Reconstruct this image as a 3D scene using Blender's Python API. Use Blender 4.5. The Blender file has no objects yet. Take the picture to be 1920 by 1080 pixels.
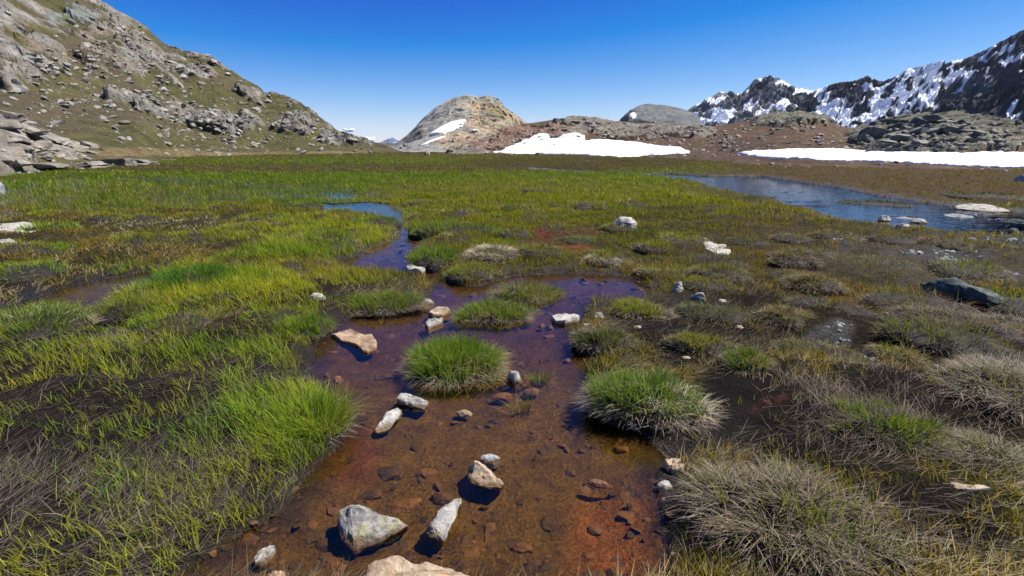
import bpy, bmesh, math, random
import numpy as np
from mathutils import Vector, Matrix, Euler
from mathutils.bvhtree import BVHTree

# ------------------------------------------------------------------ camera, sky, sun, exposure
CAM_H = 1.3
PITCH = math.radians(15.82)
FOC = 960.0                       # focal length in pixels of the 1920 px wide photograph
SUN_AZ, SUN_EL = 82.0, 56.0       # degrees clockwise from the viewing direction, elevation
SUN_STRENGTH, SKY_STRENGTH, EXPOSURE = 5.0, 0.062, 1.06

sc = bpy.context.scene
COL = sc.collection
cam_d = bpy.data.cameras.new('camera')
cam_d.sensor_width = 36.0
cam_d.lens = 18.0
cam_d.clip_start = 0.05
cam_d.clip_end = 60000
cam = bpy.data.objects.new('camera', cam_d)
COL.objects.link(cam)
cam.location = (0, 0, CAM_H)
cam.rotation_euler = (math.pi / 2 - PITCH, 0, 0)
sc.camera = cam

world = bpy.data.worlds.new('World')
sc.world = world
world.use_nodes = True
wn, wl = world.node_tree.nodes, world.node_tree.links
wn.clear()
w_out = wn.new('ShaderNodeOutputWorld')
w_bg = wn.new('ShaderNodeBackground')
w_sky = wn.new('ShaderNodeTexSky')
w_sky.sky_type = 'NISHITA'
w_sky.sun_disc = False
w_sky.sun_elevation = math.radians(SUN_EL)
w_sky.sun_rotation = math.radians(SUN_AZ)
w_sky.altitude = 2600
w_sky.air_density = 1.0
w_sky.dust_density = 0.8
w_sky.ozone_density = 2.5
w_bg.inputs['Strength'].default_value = SKY_STRENGTH
# one colour grade for the whole sky: the photograph's saturated blue
w_gr = wn.new('ShaderNodeVectorMath')
w_gr.operation = 'MULTIPLY_ADD'
w_gr.inputs[1].default_value = (1.4, 1.2, 0.8)
w_gr.inputs[2].default_value = (-2.75, -2.1, 1.6)
w_cl = wn.new('ShaderNodeVectorMath')
w_cl.operation = 'MAXIMUM'
w_cl.inputs[1].default_value = (0.06, 0.8, 1.2)
wl.new(w_sky.outputs[0], w_gr.inputs[0])
wl.new(w_gr.outputs[0], w_cl.inputs[0])
wl.new(w_cl.outputs[0], w_bg.inputs['Color'])
wl.new(w_bg.outputs[0], w_out.inputs['Surface'])

sun_d = bpy.data.lights.new('sun', 'SUN')
sun_d.energy = SUN_STRENGTH
sun_d.angle = math.radians(0.53)
sun_d.color = (1.0, 0.95, 0.87)
sun = bpy.data.objects.new('sun', sun_d)
COL.objects.link(sun)
_a, _e = math.radians(SUN_AZ), math.radians(SUN_EL)
to_sun = Vector((math.cos(_e) * math.sin(_a), math.cos(_e) * math.cos(_a), math.sin(_e)))
sun.rotation_euler = to_sun.to_track_quat('Z', 'Y').to_euler()
sun.location = (30, 10, 40)

vs = sc.view_settings
vs.view_transform = 'Standard'
vs.look = 'None'
vs.gamma = 1.0
vs.use_curve_mapping = False
vs.exposure = EXPOSURE
sc.render.engine = 'CYCLES'
sc.cycles.max_bounces = 6
sc.cycles.diffuse_bounces = 2
sc.cycles.glossy_bounces = 2
sc.cycles.transmission_bounces = 3
sc.cycles.transparent_max_bounces = 8
sc.cycles.use_denoising = True

RNG = np.random.default_rng(7)
random.seed(7)

# ------------------------------------------------------------------ projection helpers
CP, SP = math.cos(PITCH), math.sin(PITCH)


def proj(x, y, z):
    rz = z - CAM_H
    dep = np.maximum(y * CP - rz * SP, 1e-3)
    up = y * SP + rz * CP
    return 960 + FOC * x / dep, 540 - FOC * up / dep


def ray(px, py):
    a = (np.asarray(px, float) - 960) / FOC
    b = (540 - np.asarray(py, float)) / FOC
    return a, CP + b * SP, -SP + b * CP


def gpt(px, py, z=0.0):
    """the point at height z that lies in the direction of a photograph pixel"""
    dx, dy, dz = ray(px, py)
    t = (z - CAM_H) / np.minimum(dz, -1e-4)
    return dx * t, dy * t


def at_dist(px, py, d):
    dx, dy, dz = ray(px, py)
    t = d / np.sqrt(dx * dx + dy * dy)
    return dx * t, dy * t, CAM_H + dz * t


# ------------------------------------------------------------------ noise
_P = np.random.default_rng(3).permutation(512).astype(np.int64)
_G = np.random.default_rng(4).normal(size=(512, 3))
_G /= np.linalg.norm(_G, axis=1)[:, None]


def perlin(x, y, z=0.0):
    x, y, z = np.broadcast_arrays(np.asarray(x, float), np.asarray(y, float), np.asarray(z, float))
    xi, yi, zi = np.floor(x).astype(np.int64), np.floor(y).astype(np.int64), np.floor(z).astype(np.int64)
    xf, yf, zf = x - xi, y - yi, z - zi
    u, v, w = [f * f * f * (f * (f * 6 - 15) + 10) for f in (xf, yf, zf)]
    out = 0
    for i in (0, 1):
        for j in (0, 1):
            for k in (0, 1):
                h = _P[(_P[(_P[(xi + i) & 511] + yi + j) & 511] + zi + k) & 511]
                g = _G[h]
                d = g[..., 0] * (xf - i) + g[..., 1] * (yf - j) + g[..., 2] * (zf - k)
                out = out + d * (u if i else 1 - u) * (v if j else 1 - v) * (w if k else 1 - w)
    return out * 1.5


def fbm(x, y, z=0.0, oct=4, gain=0.5):
    s, a, f = 0, 1.0, 1.0
    for o in range(oct):
        s = s + a * perlin(x * f + 17.3 * o, y * f - 9.1 * o, z * f + 4.7 * o)
        a *= gain
        f *= 2.03
    return s


def ridged(x, y, z=0.0, oct=4, gain=0.5):
    s, a, f = 0, 1.0, 1.0
    for o in range(oct):
        s = s + a * (1 - 2 * np.abs(perlin(x * f + 7.3 * o, y * f - 3.1 * o, z * f + 1.7 * o)))
        a *= gain
        f *= 2.07
    return s


def sstep(a, b, x):
    t = np.clip((x - a) / (b - a), 0, 1)
    return t * t * (3 - 2 * t)


# ------------------------------------------------------------------ object helpers
def tag(o, label=None, cat=None, group=None, kind=None):
    if label: o['label'] = label
    if cat: o['category'] = cat
    if group: o['group'] = group
    if kind: o['kind'] = kind
    return o


def link(name, me, mat=None, parent=None, loc=None):
    o = bpy.data.objects.new(name, me)
    COL.objects.link(o)
    if mat and me is not None and not me.materials:
        me.materials.append(mat)
    if parent is not None:
        o.parent = parent
    if loc is not None:
        o.location = loc
    return o


def np_mesh(name, verts, faces, col=None, smooth=False, extra=None):
    """faces: (F,3) or (F,4) int array, or list of such arrays"""
    fl = faces if isinstance(faces, list) else [faces]
    me = bpy.data.meshes.new(name)
    verts = np.ascontiguousarray(verts, dtype=np.float32)
    me.vertices.add(len(verts))
    me.vertices.foreach_set('co', verts.ravel())
    loops = np.concatenate([f.ravel() for f in fl]).astype(np.int32)
    sizes = np.concatenate([np.full(len(f), f.shape[1], np.int32) for f in fl])
    starts = np.concatenate([[0], np.cumsum(sizes)[:-1]]).astype(np.int32)
    me.loops.add(len(loops))
    me.loops.foreach_set('vertex_index', loops)
    me.polygons.add(len(sizes))
    me.polygons.foreach_set('loop_start', starts)
    me.polygons.foreach_set('use_smooth', np.full(len(sizes), smooth, dtype=bool))
    me.update(calc_edges=True)
    if col is not None:
        a = me.attributes.new('col', 'FLOAT_COLOR', 'POINT')
        c = np.ones((len(verts), 4), np.float32)
        c[:, :3] = col
        a.data.foreach_set('color', c.ravel())
    for k, v in (extra or {}).items():
        a = me.attributes.new(k, 'FLOAT', 'POINT')
        a.data.foreach_set('value', np.asarray(v, np.float32))
    return me


def grid_faces(nr, nc):
    i = np.arange(nr - 1)[:, None] * nc + np.arange(nc - 1)[None, :]
    return np.stack([i, i + 1, i + nc + 1, i + nc], -1).reshape(-1, 4)


# ------------------------------------------------------------------ materials
def new_mat(name):
    m = bpy.data.materials.new(name)
    m.use_nodes = True
    nt = m.node_tree
    nt.nodes.clear()
    return m, nt, nt.nodes, nt.links


def nd(nt, kind, **kw):
    n = nt.nodes.new(kind)
    for k, v in kw.items():
        if hasattr(n, k):
            setattr(n, k, v)
        else:
            n.inputs[k].default_value = v
    return n


def noise_node(nt, scale, detail=4.0, rough=0.6, vec=None, w=None):
    n = nd(nt, 'ShaderNodeTexNoise')
    n.inputs['Scale'].default_value = scale
    n.inputs['Detail'].default_value = detail
    n.inputs['Roughness'].default_value = rough
    if vec is not None:
        nt.links.new(vec, n.inputs['Vector'])
    return n


def ramp(nt, fac, stops):
    r = nd(nt, 'ShaderNodeValToRGB')
    e = r.color_ramp.elements
    while len(e) < len(stops):
        e.new(0.5)
    for el, (p, c) in zip(e, stops):
        el.position = p
        el.color = (*c, 1) if len(c) == 3 else c
    nt.links.new(fac, r.inputs[0])
    return r


def mixcol(nt, a, b, fac, mode='MIX'):
    m = nd(nt, 'ShaderNodeMix', data_type='RGBA', blend_type=mode)
    for sock, v in ((m.inputs[6], a), (m.inputs[7], b), (m.inputs[0], fac)):
        if isinstance(v, (int, float)):
            sock.default_value = v
        elif isinstance(v, tuple):
            sock.default_value = (*v, 1)
        else:
            nt.links.new(v, sock)
    return m.outputs[2]


def mat_ground():
    m, nt, N, L = new_mat('wet_ground')
    out = nd(nt, 'ShaderNodeOutputMaterial')
    b = nd(nt, 'ShaderNodeBsdfPrincipled')
    a = nd(nt, 'ShaderNodeAttribute', attribute_name='col')
    wet = nd(nt, 'ShaderNodeAttribute', attribute_name='wet')
    geo = nd(nt, 'ShaderNodeNewGeometry')
    n1 = noise_node(nt, 9.0, 6, 0.65, geo.outputs['Position'])
    n2 = noise_node(nt, 60.0, 4, 0.7, geo.outputs['Position'])
    r1 = ramp(nt, n1.outputs[0], [(0.25, (0.45, 0.42, 0.4)), (0.5, (0.95, 0.95, 0.95)), (0.75, (1.5, 1.4, 1.3))])
    r2 = ramp(nt, n2.outputs[0], [(0.3, (0.55, 0.55, 0.55)), (0.5, (1, 1, 1)), (0.72, (1.6, 1.55, 1.5))])
    c = mixcol(nt, a.outputs['Color'], r1.outputs[0], 1.0, 'MULTIPLY')
    c = mixcol(nt, c, r2.outputs[0], 1.0, 'MULTIPLY')
    L.new(c, b.inputs['Base Color'])
    mr = nd(nt, 'ShaderNodeMapRange')
    mr.inputs['To Min'].default_value = 0.9
    mr.inputs['To Max'].default_value = 0.22
    L.new(wet.outputs['Fac'], mr.inputs['Value'])
    L.new(mr.outputs[0], b.inputs['Roughness'])
    sp = nd(nt, 'ShaderNodeMapRange')
    sp.inputs['To Min'].default_value = 0.06
    sp.inputs['To Max'].default_value = 0.32
    L.new(wet.outputs['Fac'], sp.inputs['Value'])
    L.new(sp.outputs[0], b.inputs['Specular IOR Level'])
    bp = nd(nt, 'ShaderNodeBump')
    bp.inputs['Strength'].default_value = 0.9
    bp.inputs['Distance'].default_value = 0.03
    L.new(n2.outputs[0], bp.inputs['Height'])
    bp2 = nd(nt, 'ShaderNodeBump')
    bp2.inputs['Strength'].default_value = 0.7
    bp2.inputs['Distance'].default_value = 0.08
    L.new(n1.outputs[0], bp2.inputs['Height'])
    L.new(bp2.outputs[0], bp.inputs['Normal'])
    L.new(bp.outputs[0], b.inputs['Normal'])
    L.new(b.outputs[0], out.inputs[0])
    return m


def mat_hill(name, s1, s2, bump, bdist, spec=0.1, tone=0.78):
    """terrain: colour of the place from the attribute, grain and relief from noise (s1, s2 per metre)"""
    m, nt, N, L = new_mat(name)
    out = nd(nt, 'ShaderNodeOutputMaterial')
    b = nd(nt, 'ShaderNodeBsdfPrincipled')
    a = nd(nt, 'ShaderNodeAttribute', attribute_name='col')
    geo = nd(nt, 'ShaderNodeNewGeometry')
    n1 = noise_node(nt, s1, 8, 0.7, geo.outputs['Position'])
    n2 = noise_node(nt, s2, 4, 0.75, geo.outputs['Position'])
    r1 = ramp(nt, n1.outputs[0], [(0.3, (0.4, 0.38, 0.37)), (0.48, (0.95, 0.95, 0.95)), (0.7, (1.35, 1.33, 1.3))])
    r2 = ramp(nt, n2.outputs[0], [(0.3, (0.6, 0.6, 0.6)), (0.5, (1, 1, 1)), (0.7, (1.4, 1.4, 1.38))])
    bw = nd(nt, 'ShaderNodeRGBToBW')          # snow carries far less grain than rock and turf
    L.new(a.outputs['Color'], bw.inputs[0])
    gf = nd(nt, 'ShaderNodeMapRange')
    gf.inputs['From Min'].default_value = 0.42
    gf.inputs['From Max'].default_value = 0.72
    gf.inputs['To Min'].default_value = 0.85
    gf.inputs['To Max'].default_value = 0.12
    L.new(bw.outputs[0], gf.inputs['Value'])
    c = mixcol(nt, a.outputs['Color'], r1.outputs[0], gf.outputs[0], 'MULTIPLY')
    c = mixcol(nt, c, r2.outputs[0], gf.outputs[0], 'MULTIPLY')
    c = mixcol(nt, c, (tone, tone, tone), 1.0, 'MULTIPLY')
    L.new(c, b.inputs['Base Color'])
    b.inputs['Roughness'].default_value = 0.9
    b.inputs['Specular IOR Level'].default_value = spec
    bp = nd(nt, 'ShaderNodeBump')
    bp.inputs['Strength'].default_value = bump
    bp.inputs['Distance'].default_value = bdist
    L.new(n1.outputs[0], bp.inputs['Height'])
    L.new(bp.outputs[0], b.inputs['Normal'])
    L.new(b.outputs[0], out.inputs[0])
    return m


def mat_rock(name, c0, c1, lichen=None, lichen_amt=0.6, scale=1.0, rough=0.8, stain=None, wet=False):
    m, nt, N, L = new_mat(name)
    out = nd(nt, 'ShaderNodeOutputMaterial')
    b = nd(nt, 'ShaderNodeBsdfPrincipled')
    tc = nd(nt, 'ShaderNodeTexCoord')
    oi = nd(nt, 'ShaderNodeObjectInfo')
    ad = nd(nt, 'ShaderNodeVectorMath', operation='ADD')
    mul = nd(nt, 'ShaderNodeVectorMath', operation='SCALE')
    geo = nd(nt, 'ShaderNodeNewGeometry')
    L.new(geo.outputs['Position'], ad.inputs[0])
    cmb = nd(nt, 'ShaderNodeCombineXYZ')
    L.new(oi.outputs['Random'], cmb.inputs[0])
    mul.inputs['Scale'].default_value = 37.0
    L.new(cmb.outputs[0], mul.inputs[0])
    L.new(mul.outputs[0], ad.inputs[1])
    v = ad.outputs[0]
    n1 = noise_node(nt, 7.0 * scale, 8, 0.68, v)
    n2 = noise_node(nt, 55.0 * scale, 5, 0.75, v)
    r1 = ramp(nt, n1.outputs[0], [(0.34, c0), (0.62, c1)])
    c = r1.outputs[0]
    mp = nd(nt, 'ShaderNodeMapping')
    mp.inputs['Scale'].default_value = (1, 1, 5)
    mp.inputs['Rotation'].default_value = (0.5, 0.25, 0)
    L.new(v, mp.inputs[0])
    n4 = noise_node(nt, 9.0 * scale, 5, 0.7, mp.outputs[0])
    r4 = ramp(nt, n4.outputs[0], [(0.36, (0.42, 0.4, 0.38)), (0.46, (1, 1, 1)), (0.7, (1.15, 1.14, 1.12))])
    c = mixcol(nt, c, r4.outputs[0], 0.75, 'MULTIPLY')
    r2 = ramp(nt, n2.outputs[0], [(0.3, (0.55, 0.55, 0.55)), (0.5, (1, 1, 1)), (0.75, (1.25, 1.25, 1.25))])
    c = mixcol(nt, c, r2.outputs[0], 0.8, 'MULTIPLY')
    if lichen:
        n3 = noise_node(nt, 14.0 * scale, 6, 0.65, v)
        r3 = ramp(nt, n3.outputs[0], [(0.56, (0, 0, 0)), (0.62, (1, 1, 1))])
        f = nd(nt, 'ShaderNodeMath', operation='MULTIPLY')
        L.new(r3.outputs[0], f.inputs[0])
        f.inputs[1].default_value = lichen_amt
        c = mixcol(nt, c, lichen, f.outputs[0])
    if stain:
        n5 = noise_node(nt, 4.0 * scale, 5, 0.6, v)
        r5 = ramp(nt, n5.outputs[0], [(0.5, (0, 0, 0)), (0.66, (0.85, 0.85, 0.85))])
        c = mixcol(nt, c, stain, r5.outputs[0])
    if wet:      # soaked and silted up to just above the water
        sx = nd(nt, 'ShaderNodeSeparateXYZ')
        L.new(geo.outputs['Position'], sx.inputs[0])
        wm = nd(nt, 'ShaderNodeMath', operation='MULTIPLY_ADD')
        L.new(n1.outputs[0], wm.inputs[0]); wm.inputs[1].default_value = -0.04
        L.new(sx.outputs[2], wm.inputs[2])
        wr = nd(nt, 'ShaderNodeMapRange')
        wr.inputs['From Min'].default_value = -0.012; wr.inputs['From Max'].default_value = 0.004
        L.new(wm.outputs[0], wr.inputs['Value'])
        c = mixcol(nt, mixcol(nt, c, (.42, .3, .2), 1.0, 'MULTIPLY'), c, wr.outputs[0])
    hs = nd(nt, 'ShaderNodeHueSaturation')
    mr = nd(nt, 'ShaderNodeMapRange')
    mr.inputs['To Min'].default_value = 0.72
    mr.inputs['To Max'].default_value = 1.2
    L.new(oi.outputs['Random'], mr.inputs['Value'])
    L.new(mr.outputs[0], hs.inputs['Value'])
    L.new(c, hs.inputs['Color'])
    L.new(hs.outputs[0], b.inputs['Base Color'])
    b.inputs['Roughness'].default_value = rough
    b.inputs['Specular IOR Level'].default_value = 0.3
    bp = nd(nt, 'ShaderNodeBump')
    bp.inputs['Strength'].default_value = 0.8
    bp.inputs['Distance'].default_value = 0.03 / scale
    L.new(n1.outputs[0], bp.inputs['Height'])
    bp2 = nd(nt, 'ShaderNodeBump')
    bp2.inputs['Strength'].default_value = 0.6
    bp2.inputs['Distance'].default_value = 0.01 / scale
    L.new(n2.outputs[0], bp2.inputs['Height'])
    L.new(bp.outputs[0], bp2.inputs['Normal'])
    L.new(bp2.outputs[0], b.inputs['Normal'])
    L.new(b.outputs[0], out.inputs[0])
    return m


def mat_blade(name, transl=0.4):
    m, nt, N, L = new_mat(name)
    out = nd(nt, 'ShaderNodeOutputMaterial')
    a = nd(nt, 'ShaderNodeAttribute', attribute_name='col')
    d = nd(nt, 'ShaderNodeBsdfPrincipled')
    d.inputs['Roughness'].default_value = 0.55
    d.inputs['Specular IOR Level'].default_value = 0.06
    L.new(a.outputs['Color'], d.inputs['Base Color'])
    t = nd(nt, 'ShaderNodeBsdfTranslucent')
    tint = mixcol(nt, a.outputs['Color'], (1.5, 1.5, 0.75), 1.0, 'MULTIPLY')
    L.new(tint, t.inputs['Color'])
    mx = nd(nt, 'ShaderNodeMixShader')
    mx.inputs[0].default_value = transl
    L.new(d.outputs[0], mx.inputs[1])
    L.new(t.outputs[0], mx.inputs[2])
    L.new(mx.outputs[0], out.inputs[0])
    return m


def mat_water(name, tint, bump=0.25, scale=9.0, stretch=(1, 1, 1), bd=0.02, ior=1.33):
    m, nt, N, L = new_mat(name)
    out = nd(nt, 'ShaderNodeOutputMaterial')
    geo = nd(nt, 'ShaderNodeNewGeometry')
    mp = nd(nt, 'ShaderNodeMapping')
    mp.inputs['Scale'].default_value = stretch
    L.new(geo.outputs['Position'], mp.inputs[0])
    n1 = noise_node(nt, scale, 3, 0.55, mp.outputs[0])
    n1.inputs['Distortion'].default_value = 0.6
    bp = nd(nt, 'ShaderNodeBump')
    bp.inputs['Strength'].default_value = bump
    bp.inputs['Distance'].default_value = bd
    L.new(n1.outputs[0], bp.inputs['Height'])
    fr = nd(nt, 'ShaderNodeFresnel')
    fr.inputs['IOR'].default_value = ior
    L.new(bp.outputs[0], fr.inputs['Normal'])
    tr = nd(nt, 'ShaderNodeBsdfTransparent')
    tr.inputs['Color'].default_value = (*tint, 1)
    gl = nd(nt, 'ShaderNodeBsdfGlossy')
    gl.inputs['Roughness'].default_value = 0.04
    L.new(bp.outputs[0], gl.inputs['Normal'])
    mx = nd(nt, 'ShaderNodeMixShader')
    L.new(fr.outputs[0], mx.inputs[0])
    L.new(tr.outputs[0], mx.inputs[1])
    L.new(gl.outputs[0], mx.inputs[2])
    L.new(mx.outputs[0], out.inputs[0])
    return m


def mat_snow():
    m, nt, N, L = new_mat('old_snow')
    out = nd(nt, 'ShaderNodeOutputMaterial')
    b = nd(nt, 'ShaderNodeBsdfPrincipled')
    geo = nd(nt, 'ShaderNodeNewGeometry')
    n1 = noise_node(nt, 0.8, 6, 0.6, geo.outputs['Position'])
    r1 = ramp(nt, n1.outputs[0], [(0.28, (0.42, 0.4, 0.38)), (0.42, (0.66, 0.66, 0.66)), (0.6, (0.8, 0.81, 0.82))])
    L.new(r1.outputs[0], b.inputs['Base Color'])
    b.inputs['Roughness'].default_value = 0.6
    bp = nd(nt, 'ShaderNodeBump')
    bp.inputs['Strength'].default_value = 0.3
    bp.inputs['Distance'].default_value = 0.1
    L.new(n1.outputs[0], bp.inputs['Height'])
    L.new(bp.outputs[0], b.inputs['Normal'])
    L.new(b.outputs[0], out.inputs[0])
    return m


M = {
    'ground': mat_ground(),
    'hill': mat_hill('hillside_cover', 0.55, 2.6, 1.0, 0.5),
    'mountain': mat_hill('mountain_rock', 0.05, 0.35, 0.8, 6.0, tone=0.95),
    'dome': mat_hill('bare_rock', 0.35, 2.2, 0.9, 0.8),
    'snow': mat_snow(),
    'blade': mat_blade('grass_blade', 0.42),
    'dry': mat_blade('dry_grass_blade', 0.2),
    'stream': mat_water('stream_water', (0.90, 0.76, 0.56), 0.4, 8.0, (1, 0.6, 1), 0.02, 1.46),
    'pond': mat_water('pond_water', (0.3, 0.29, 0.27), 0.34, 4.0, (0.6, 1.5, 1), 0.025, 1.95),
    'white_rock': mat_rock('white_gneiss', (0.14, 0.13, 0.112), (0.39, 0.375, 0.34), (0.3, 0.28, 0.07), 0.5, wet=True),
    'pale_rock': mat_rock('pale_stone', (0.17, 0.16, 0.14), (0.41, 0.39, 0.34), (0.3, 0.21, 0.11), 0.4, wet=True),
    'tan_rock': mat_rock('tan_stone', (0.2, 0.14, 0.085), (0.43, 0.34, 0.24), (0.33, 0.17, 0.07), 0.5, wet=True),
    'grey_rock': mat_rock('grey_stone', (0.12, 0.125, 0.125), (0.28, 0.295, 0.295)),
    'dark_rock': mat_rock('dark_green_stone', (0.03, 0.038, 0.033), (0.085, 0.1, 0.085), (0.28, 0.3, 0.25), 0.6),
    'bed_rock': mat_rock('rust_coated_stone', (0.06, 0.032, 0.01), (0.125, 0.07, 0.022), None, 0, 1.0, 0.6),
    'bed_dark': mat_rock('dark_bed_stone', (0.028, 0.018, 0.009), (0.07, 0.045, 0.02), None, 0, 1.0, 0.6),
    'hill_rock': mat_rock('hillside_stone', (0.11, 0.105, 0.093), (0.27, 0.26, 0.235), (0.14, 0.125, 0.07), 0.5, 0.25),
    'slab_rock': mat_rock('layered_stone', (0.09, 0.085, 0.075), (0.24, 0.22, 0.185), (0.23, 0.15, 0.08), 0.5, 0.25),
    'block_rock': mat_rock('lichen_block', (0.06, 0.06, 0.052), (0.18, 0.18, 0.15), (0.11, 0.12, 0.06), 0.6, 0.25),
    'mound': mat_rock('peat', (0.006, 0.0045, 0.003), (0.018, 0.013, 0.008), None, 0, 2.0, 0.8),
}

# ------------------------------------------------------------------ water outlines (photograph pixels on the ground)
POLY = {
    'stream': [(300, 1110), (360, 1060), (440, 1012), (520, 968), (556, 915), (592, 880), (632, 840), (655, 800), (640, 760),
               (590, 725), (575, 695), (590, 655), (622, 612), (660, 597), (745, 580), (795, 560), (818, 540), (790, 520),
               (745, 518), (668, 510), (632, 497), (690, 468), (732, 454), (752, 440), (742, 428), (716, 430), (722, 408), (690, 404),
               (606, 402), (600, 392), (556, 383), (560, 374), (612, 384), (690, 380), (728, 384), (757, 402), (752, 424), (768, 432),
               (788, 447), (772, 470), (764, 488), (792, 497), (832, 512), (850, 535), (905, 538), (955, 518), (1040, 513), (1110, 514), (1170, 519),
               (1232, 545), (1195, 562), (1120, 560), (1092, 578), (1105, 600), (1062, 625), (1078, 655), (1118, 680), (1095, 702),
               (1110, 752), (1160, 795), (1215, 815), (1246, 850), (1232, 905), (1238, 960), (1262, 1110)],
    'brook': [(-250, 640), (-60, 610), (0, 592), (62, 562), (115, 540), (200, 522), (285, 510), (298, 538), (240, 562), (180, 588), (205, 600),
              (280, 602), (268, 614), (195, 614), (150, 596), (80, 590), (0, 606), (-100, 640)],
    'pond': [(1190, 330), (1250, 326), (1330, 331), (1420, 331), (1500, 342), (1565, 352), (1640, 366), (1720, 380), (1790, 386), (1860, 396),
             (1940, 400), (2300, 425), (2300, 480), (1925, 447), (1800, 441), (1680, 428), (1570, 413), (1530, 398), (1430, 378), (1392, 364), (1330, 352), (1300, 341)],
    'marsh': [(-400, 352), (0, 338), (120, 331), (300, 338), (480, 350), (640, 358), (735, 372), (728, 384), (612, 384), (552, 378), (470, 386), (330, 394),
              (220, 404), (60, 410), (-400, 425)],
    'flash': [(930, 312), (1010, 313), (1100, 319), (1190, 326), (1180, 329), (1060, 324), (960, 317)],
    'puddle': [(1085, 300), (1190, 304), (1195, 307), (1100, 305)],
    'seep': [(470, 311), (640, 311), (760, 314), (640, 316), (500, 315)],
}


def seg_sd(poly, x, y):
    """signed distance in metres to a polygon, negative inside"""
    P = np.array([gpt(a, b) for a, b in poly])
    d2 = np.full(x.shape, 1e9)
    ins = np.zeros(x.shape, bool)
    for i in range(len(P)):
        ax, ay = P[i]
        bx, by = P[(i + 1) % len(P)]
        ex, ey = bx - ax, by - ay
        t = np.clip(((x - ax) * ex + (y - ay) * ey) / (ex * ex + ey * ey + 1e-12), 0, 1)
        dx, dy = x - ax - t * ex, y - ay - t * ey
        d2 = np.minimum(d2, dx * dx + dy * dy)
        c = (ay > y) != (by > y)
        xi = ax + (y - ay) * ex / (ey if abs(ey) > 1e-12 else 1e-12)
        ins ^= c & (x < xi)
    d = np.sqrt(d2)
    return np.where(ins, -d, d)


# ground on a polar grid round the camera's foot point
AZ = np.radians(np.concatenate([np.linspace(-82, -53, 18), np.linspace(-52, 52, 370), np.linspace(53, 82, 18)]))
R0, R1, NR = 0.5, 90.0, 400
RR = R0 * (R1 / R0) ** (np.arange(NR) / (NR - 1))
NA = len(AZ)
GX = RR[:, None] * np.sin(AZ)[None, :]
GY = RR[:, None] * np.cos(AZ)[None, :]
GR = np.broadcast_to(RR[:, None], GX.shape)
jit = fbm(GX * 2.2, GY * 2.2, 3.0, 3) * 0.045 + fbm(GX * 8, GY * 8, 1.0, 2) * 0.012
SDS = {}
for k, p in POLY.items():
    amp = {'stream': 1.0, 'brook': 1.2, 'pond': 3.0, 'marsh': 4, 'flash': 5, 'puddle': 5, 'seep': 4}[k]
    SDS[k] = seg_sd(p, GX, GY) + jit * amp
SD = np.minimum.reduce(list(SDS.values()))
lump = fbm(GX * 1.1, GY * 1.1, 0.0, 3)
fine = fbm(GX * 6, GY * 6, 0.5, 3)
land = 0.012 + 0.035 * sstep(0, 0.16, SD) + sstep(0.05, 0.7, SD) * (0.035 + 0.085 * np.maximum(lump, -0.4)) + 0.012 * np.maximum(fine, -0.6) * sstep(0, 0.2, SD)
land = land + sstep(6, 40, GR) * 0.03
deep = np.where(np.minimum(SDS['pond'], SDS['marsh']) < 0.3, 0.14, 0.055)
bed = -0.008 - deep * sstep(0, 0.35, -SD) + 0.012 * fine * sstep(0, .1, -SD) + 0.02 * lump * sstep(0, .2, -SD)
GZ = np.where(SD > 0, np.maximum(land, 0.008), np.minimum(bed, -0.004))
# shallow shoals of weed in the pond
for (sx, sy, sl, sw) in [(1500, 378, 1.5, .22), (1535, 386, 1.6, .3), (1600, 361, .8, .12), (1480, 361, .8, .12), (1700, 407, 1.0, .14), (1795, 403, 0.9, .14), (1880, 412, 0.9, .12)]:
    cx, cy = gpt(sx, sy)
    q = ((GX - cx) / sl) ** 2 + ((GY - cy) / sw) ** 2
    GZ = np.where(q < 2.5, np.maximum(GZ, -0.10 + 0.125 * np.exp(-q) + 0.03 * fine), GZ)


def polar_idx(x, y):
    r = np.hypot(x, y)
    a = np.arctan2(x, y)
    fi = np.clip(np.log(np.maximum(r, R0) / R0) / math.log(R1 / R0) * (NR - 1), 0, NR - 1.001)
    fj = np.clip(np.interp(a, AZ, np.arange(NA)), 0, NA - 1.001)
    return fi, fj


def lookup(F, x, y):
    fi, fj = polar_idx(np.asarray(x, float), np.asarray(y, float))
    i, j = fi.astype(int), fj.astype(int)
    u, v = fi - i, fj - j
    return (F[i, j] * (1 - u) + F[i + 1, j] * u) * (1 - v) + (F[i, j + 1] * (1 - u) + F[i + 1, j + 1] * u) * v


# ------------------------------------------------------------------ what grows where: soft blobs over photograph pixels
# fields: green density, thatch density, blade length, green colour, thatch colour, soil colour
FIELDS = ['dg', 'dt', 'len', 'gr', 'gg', 'gb', 'tr', 'tg', 'tb', 'sr', 'sg', 'sb']
LUSH, YEL, DEEP, OLIVE = (.09, .15, .012), (.185, .225, .015), (.095, .16, .004), (.125, .10, .02)
STRAW, GREY, BROWN = (.28, .22, .11), (.16, .132, .10), (.105, .072, .036)
MUD, PEAT, RUST, SOIL, GRAVEL = (.0075, .0055, .004), (.013, .0095, .006), (.14, .042, .01), (.03, .027, .011), (.05, .049, .047)


def F(dg=None, dt=None, ln=None, g=None, t=None, s=None):
    return [dg, dt, ln, *(g or (None,) * 3), *(t or (None,) * 3), *(s or (None,) * 3)]


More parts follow.
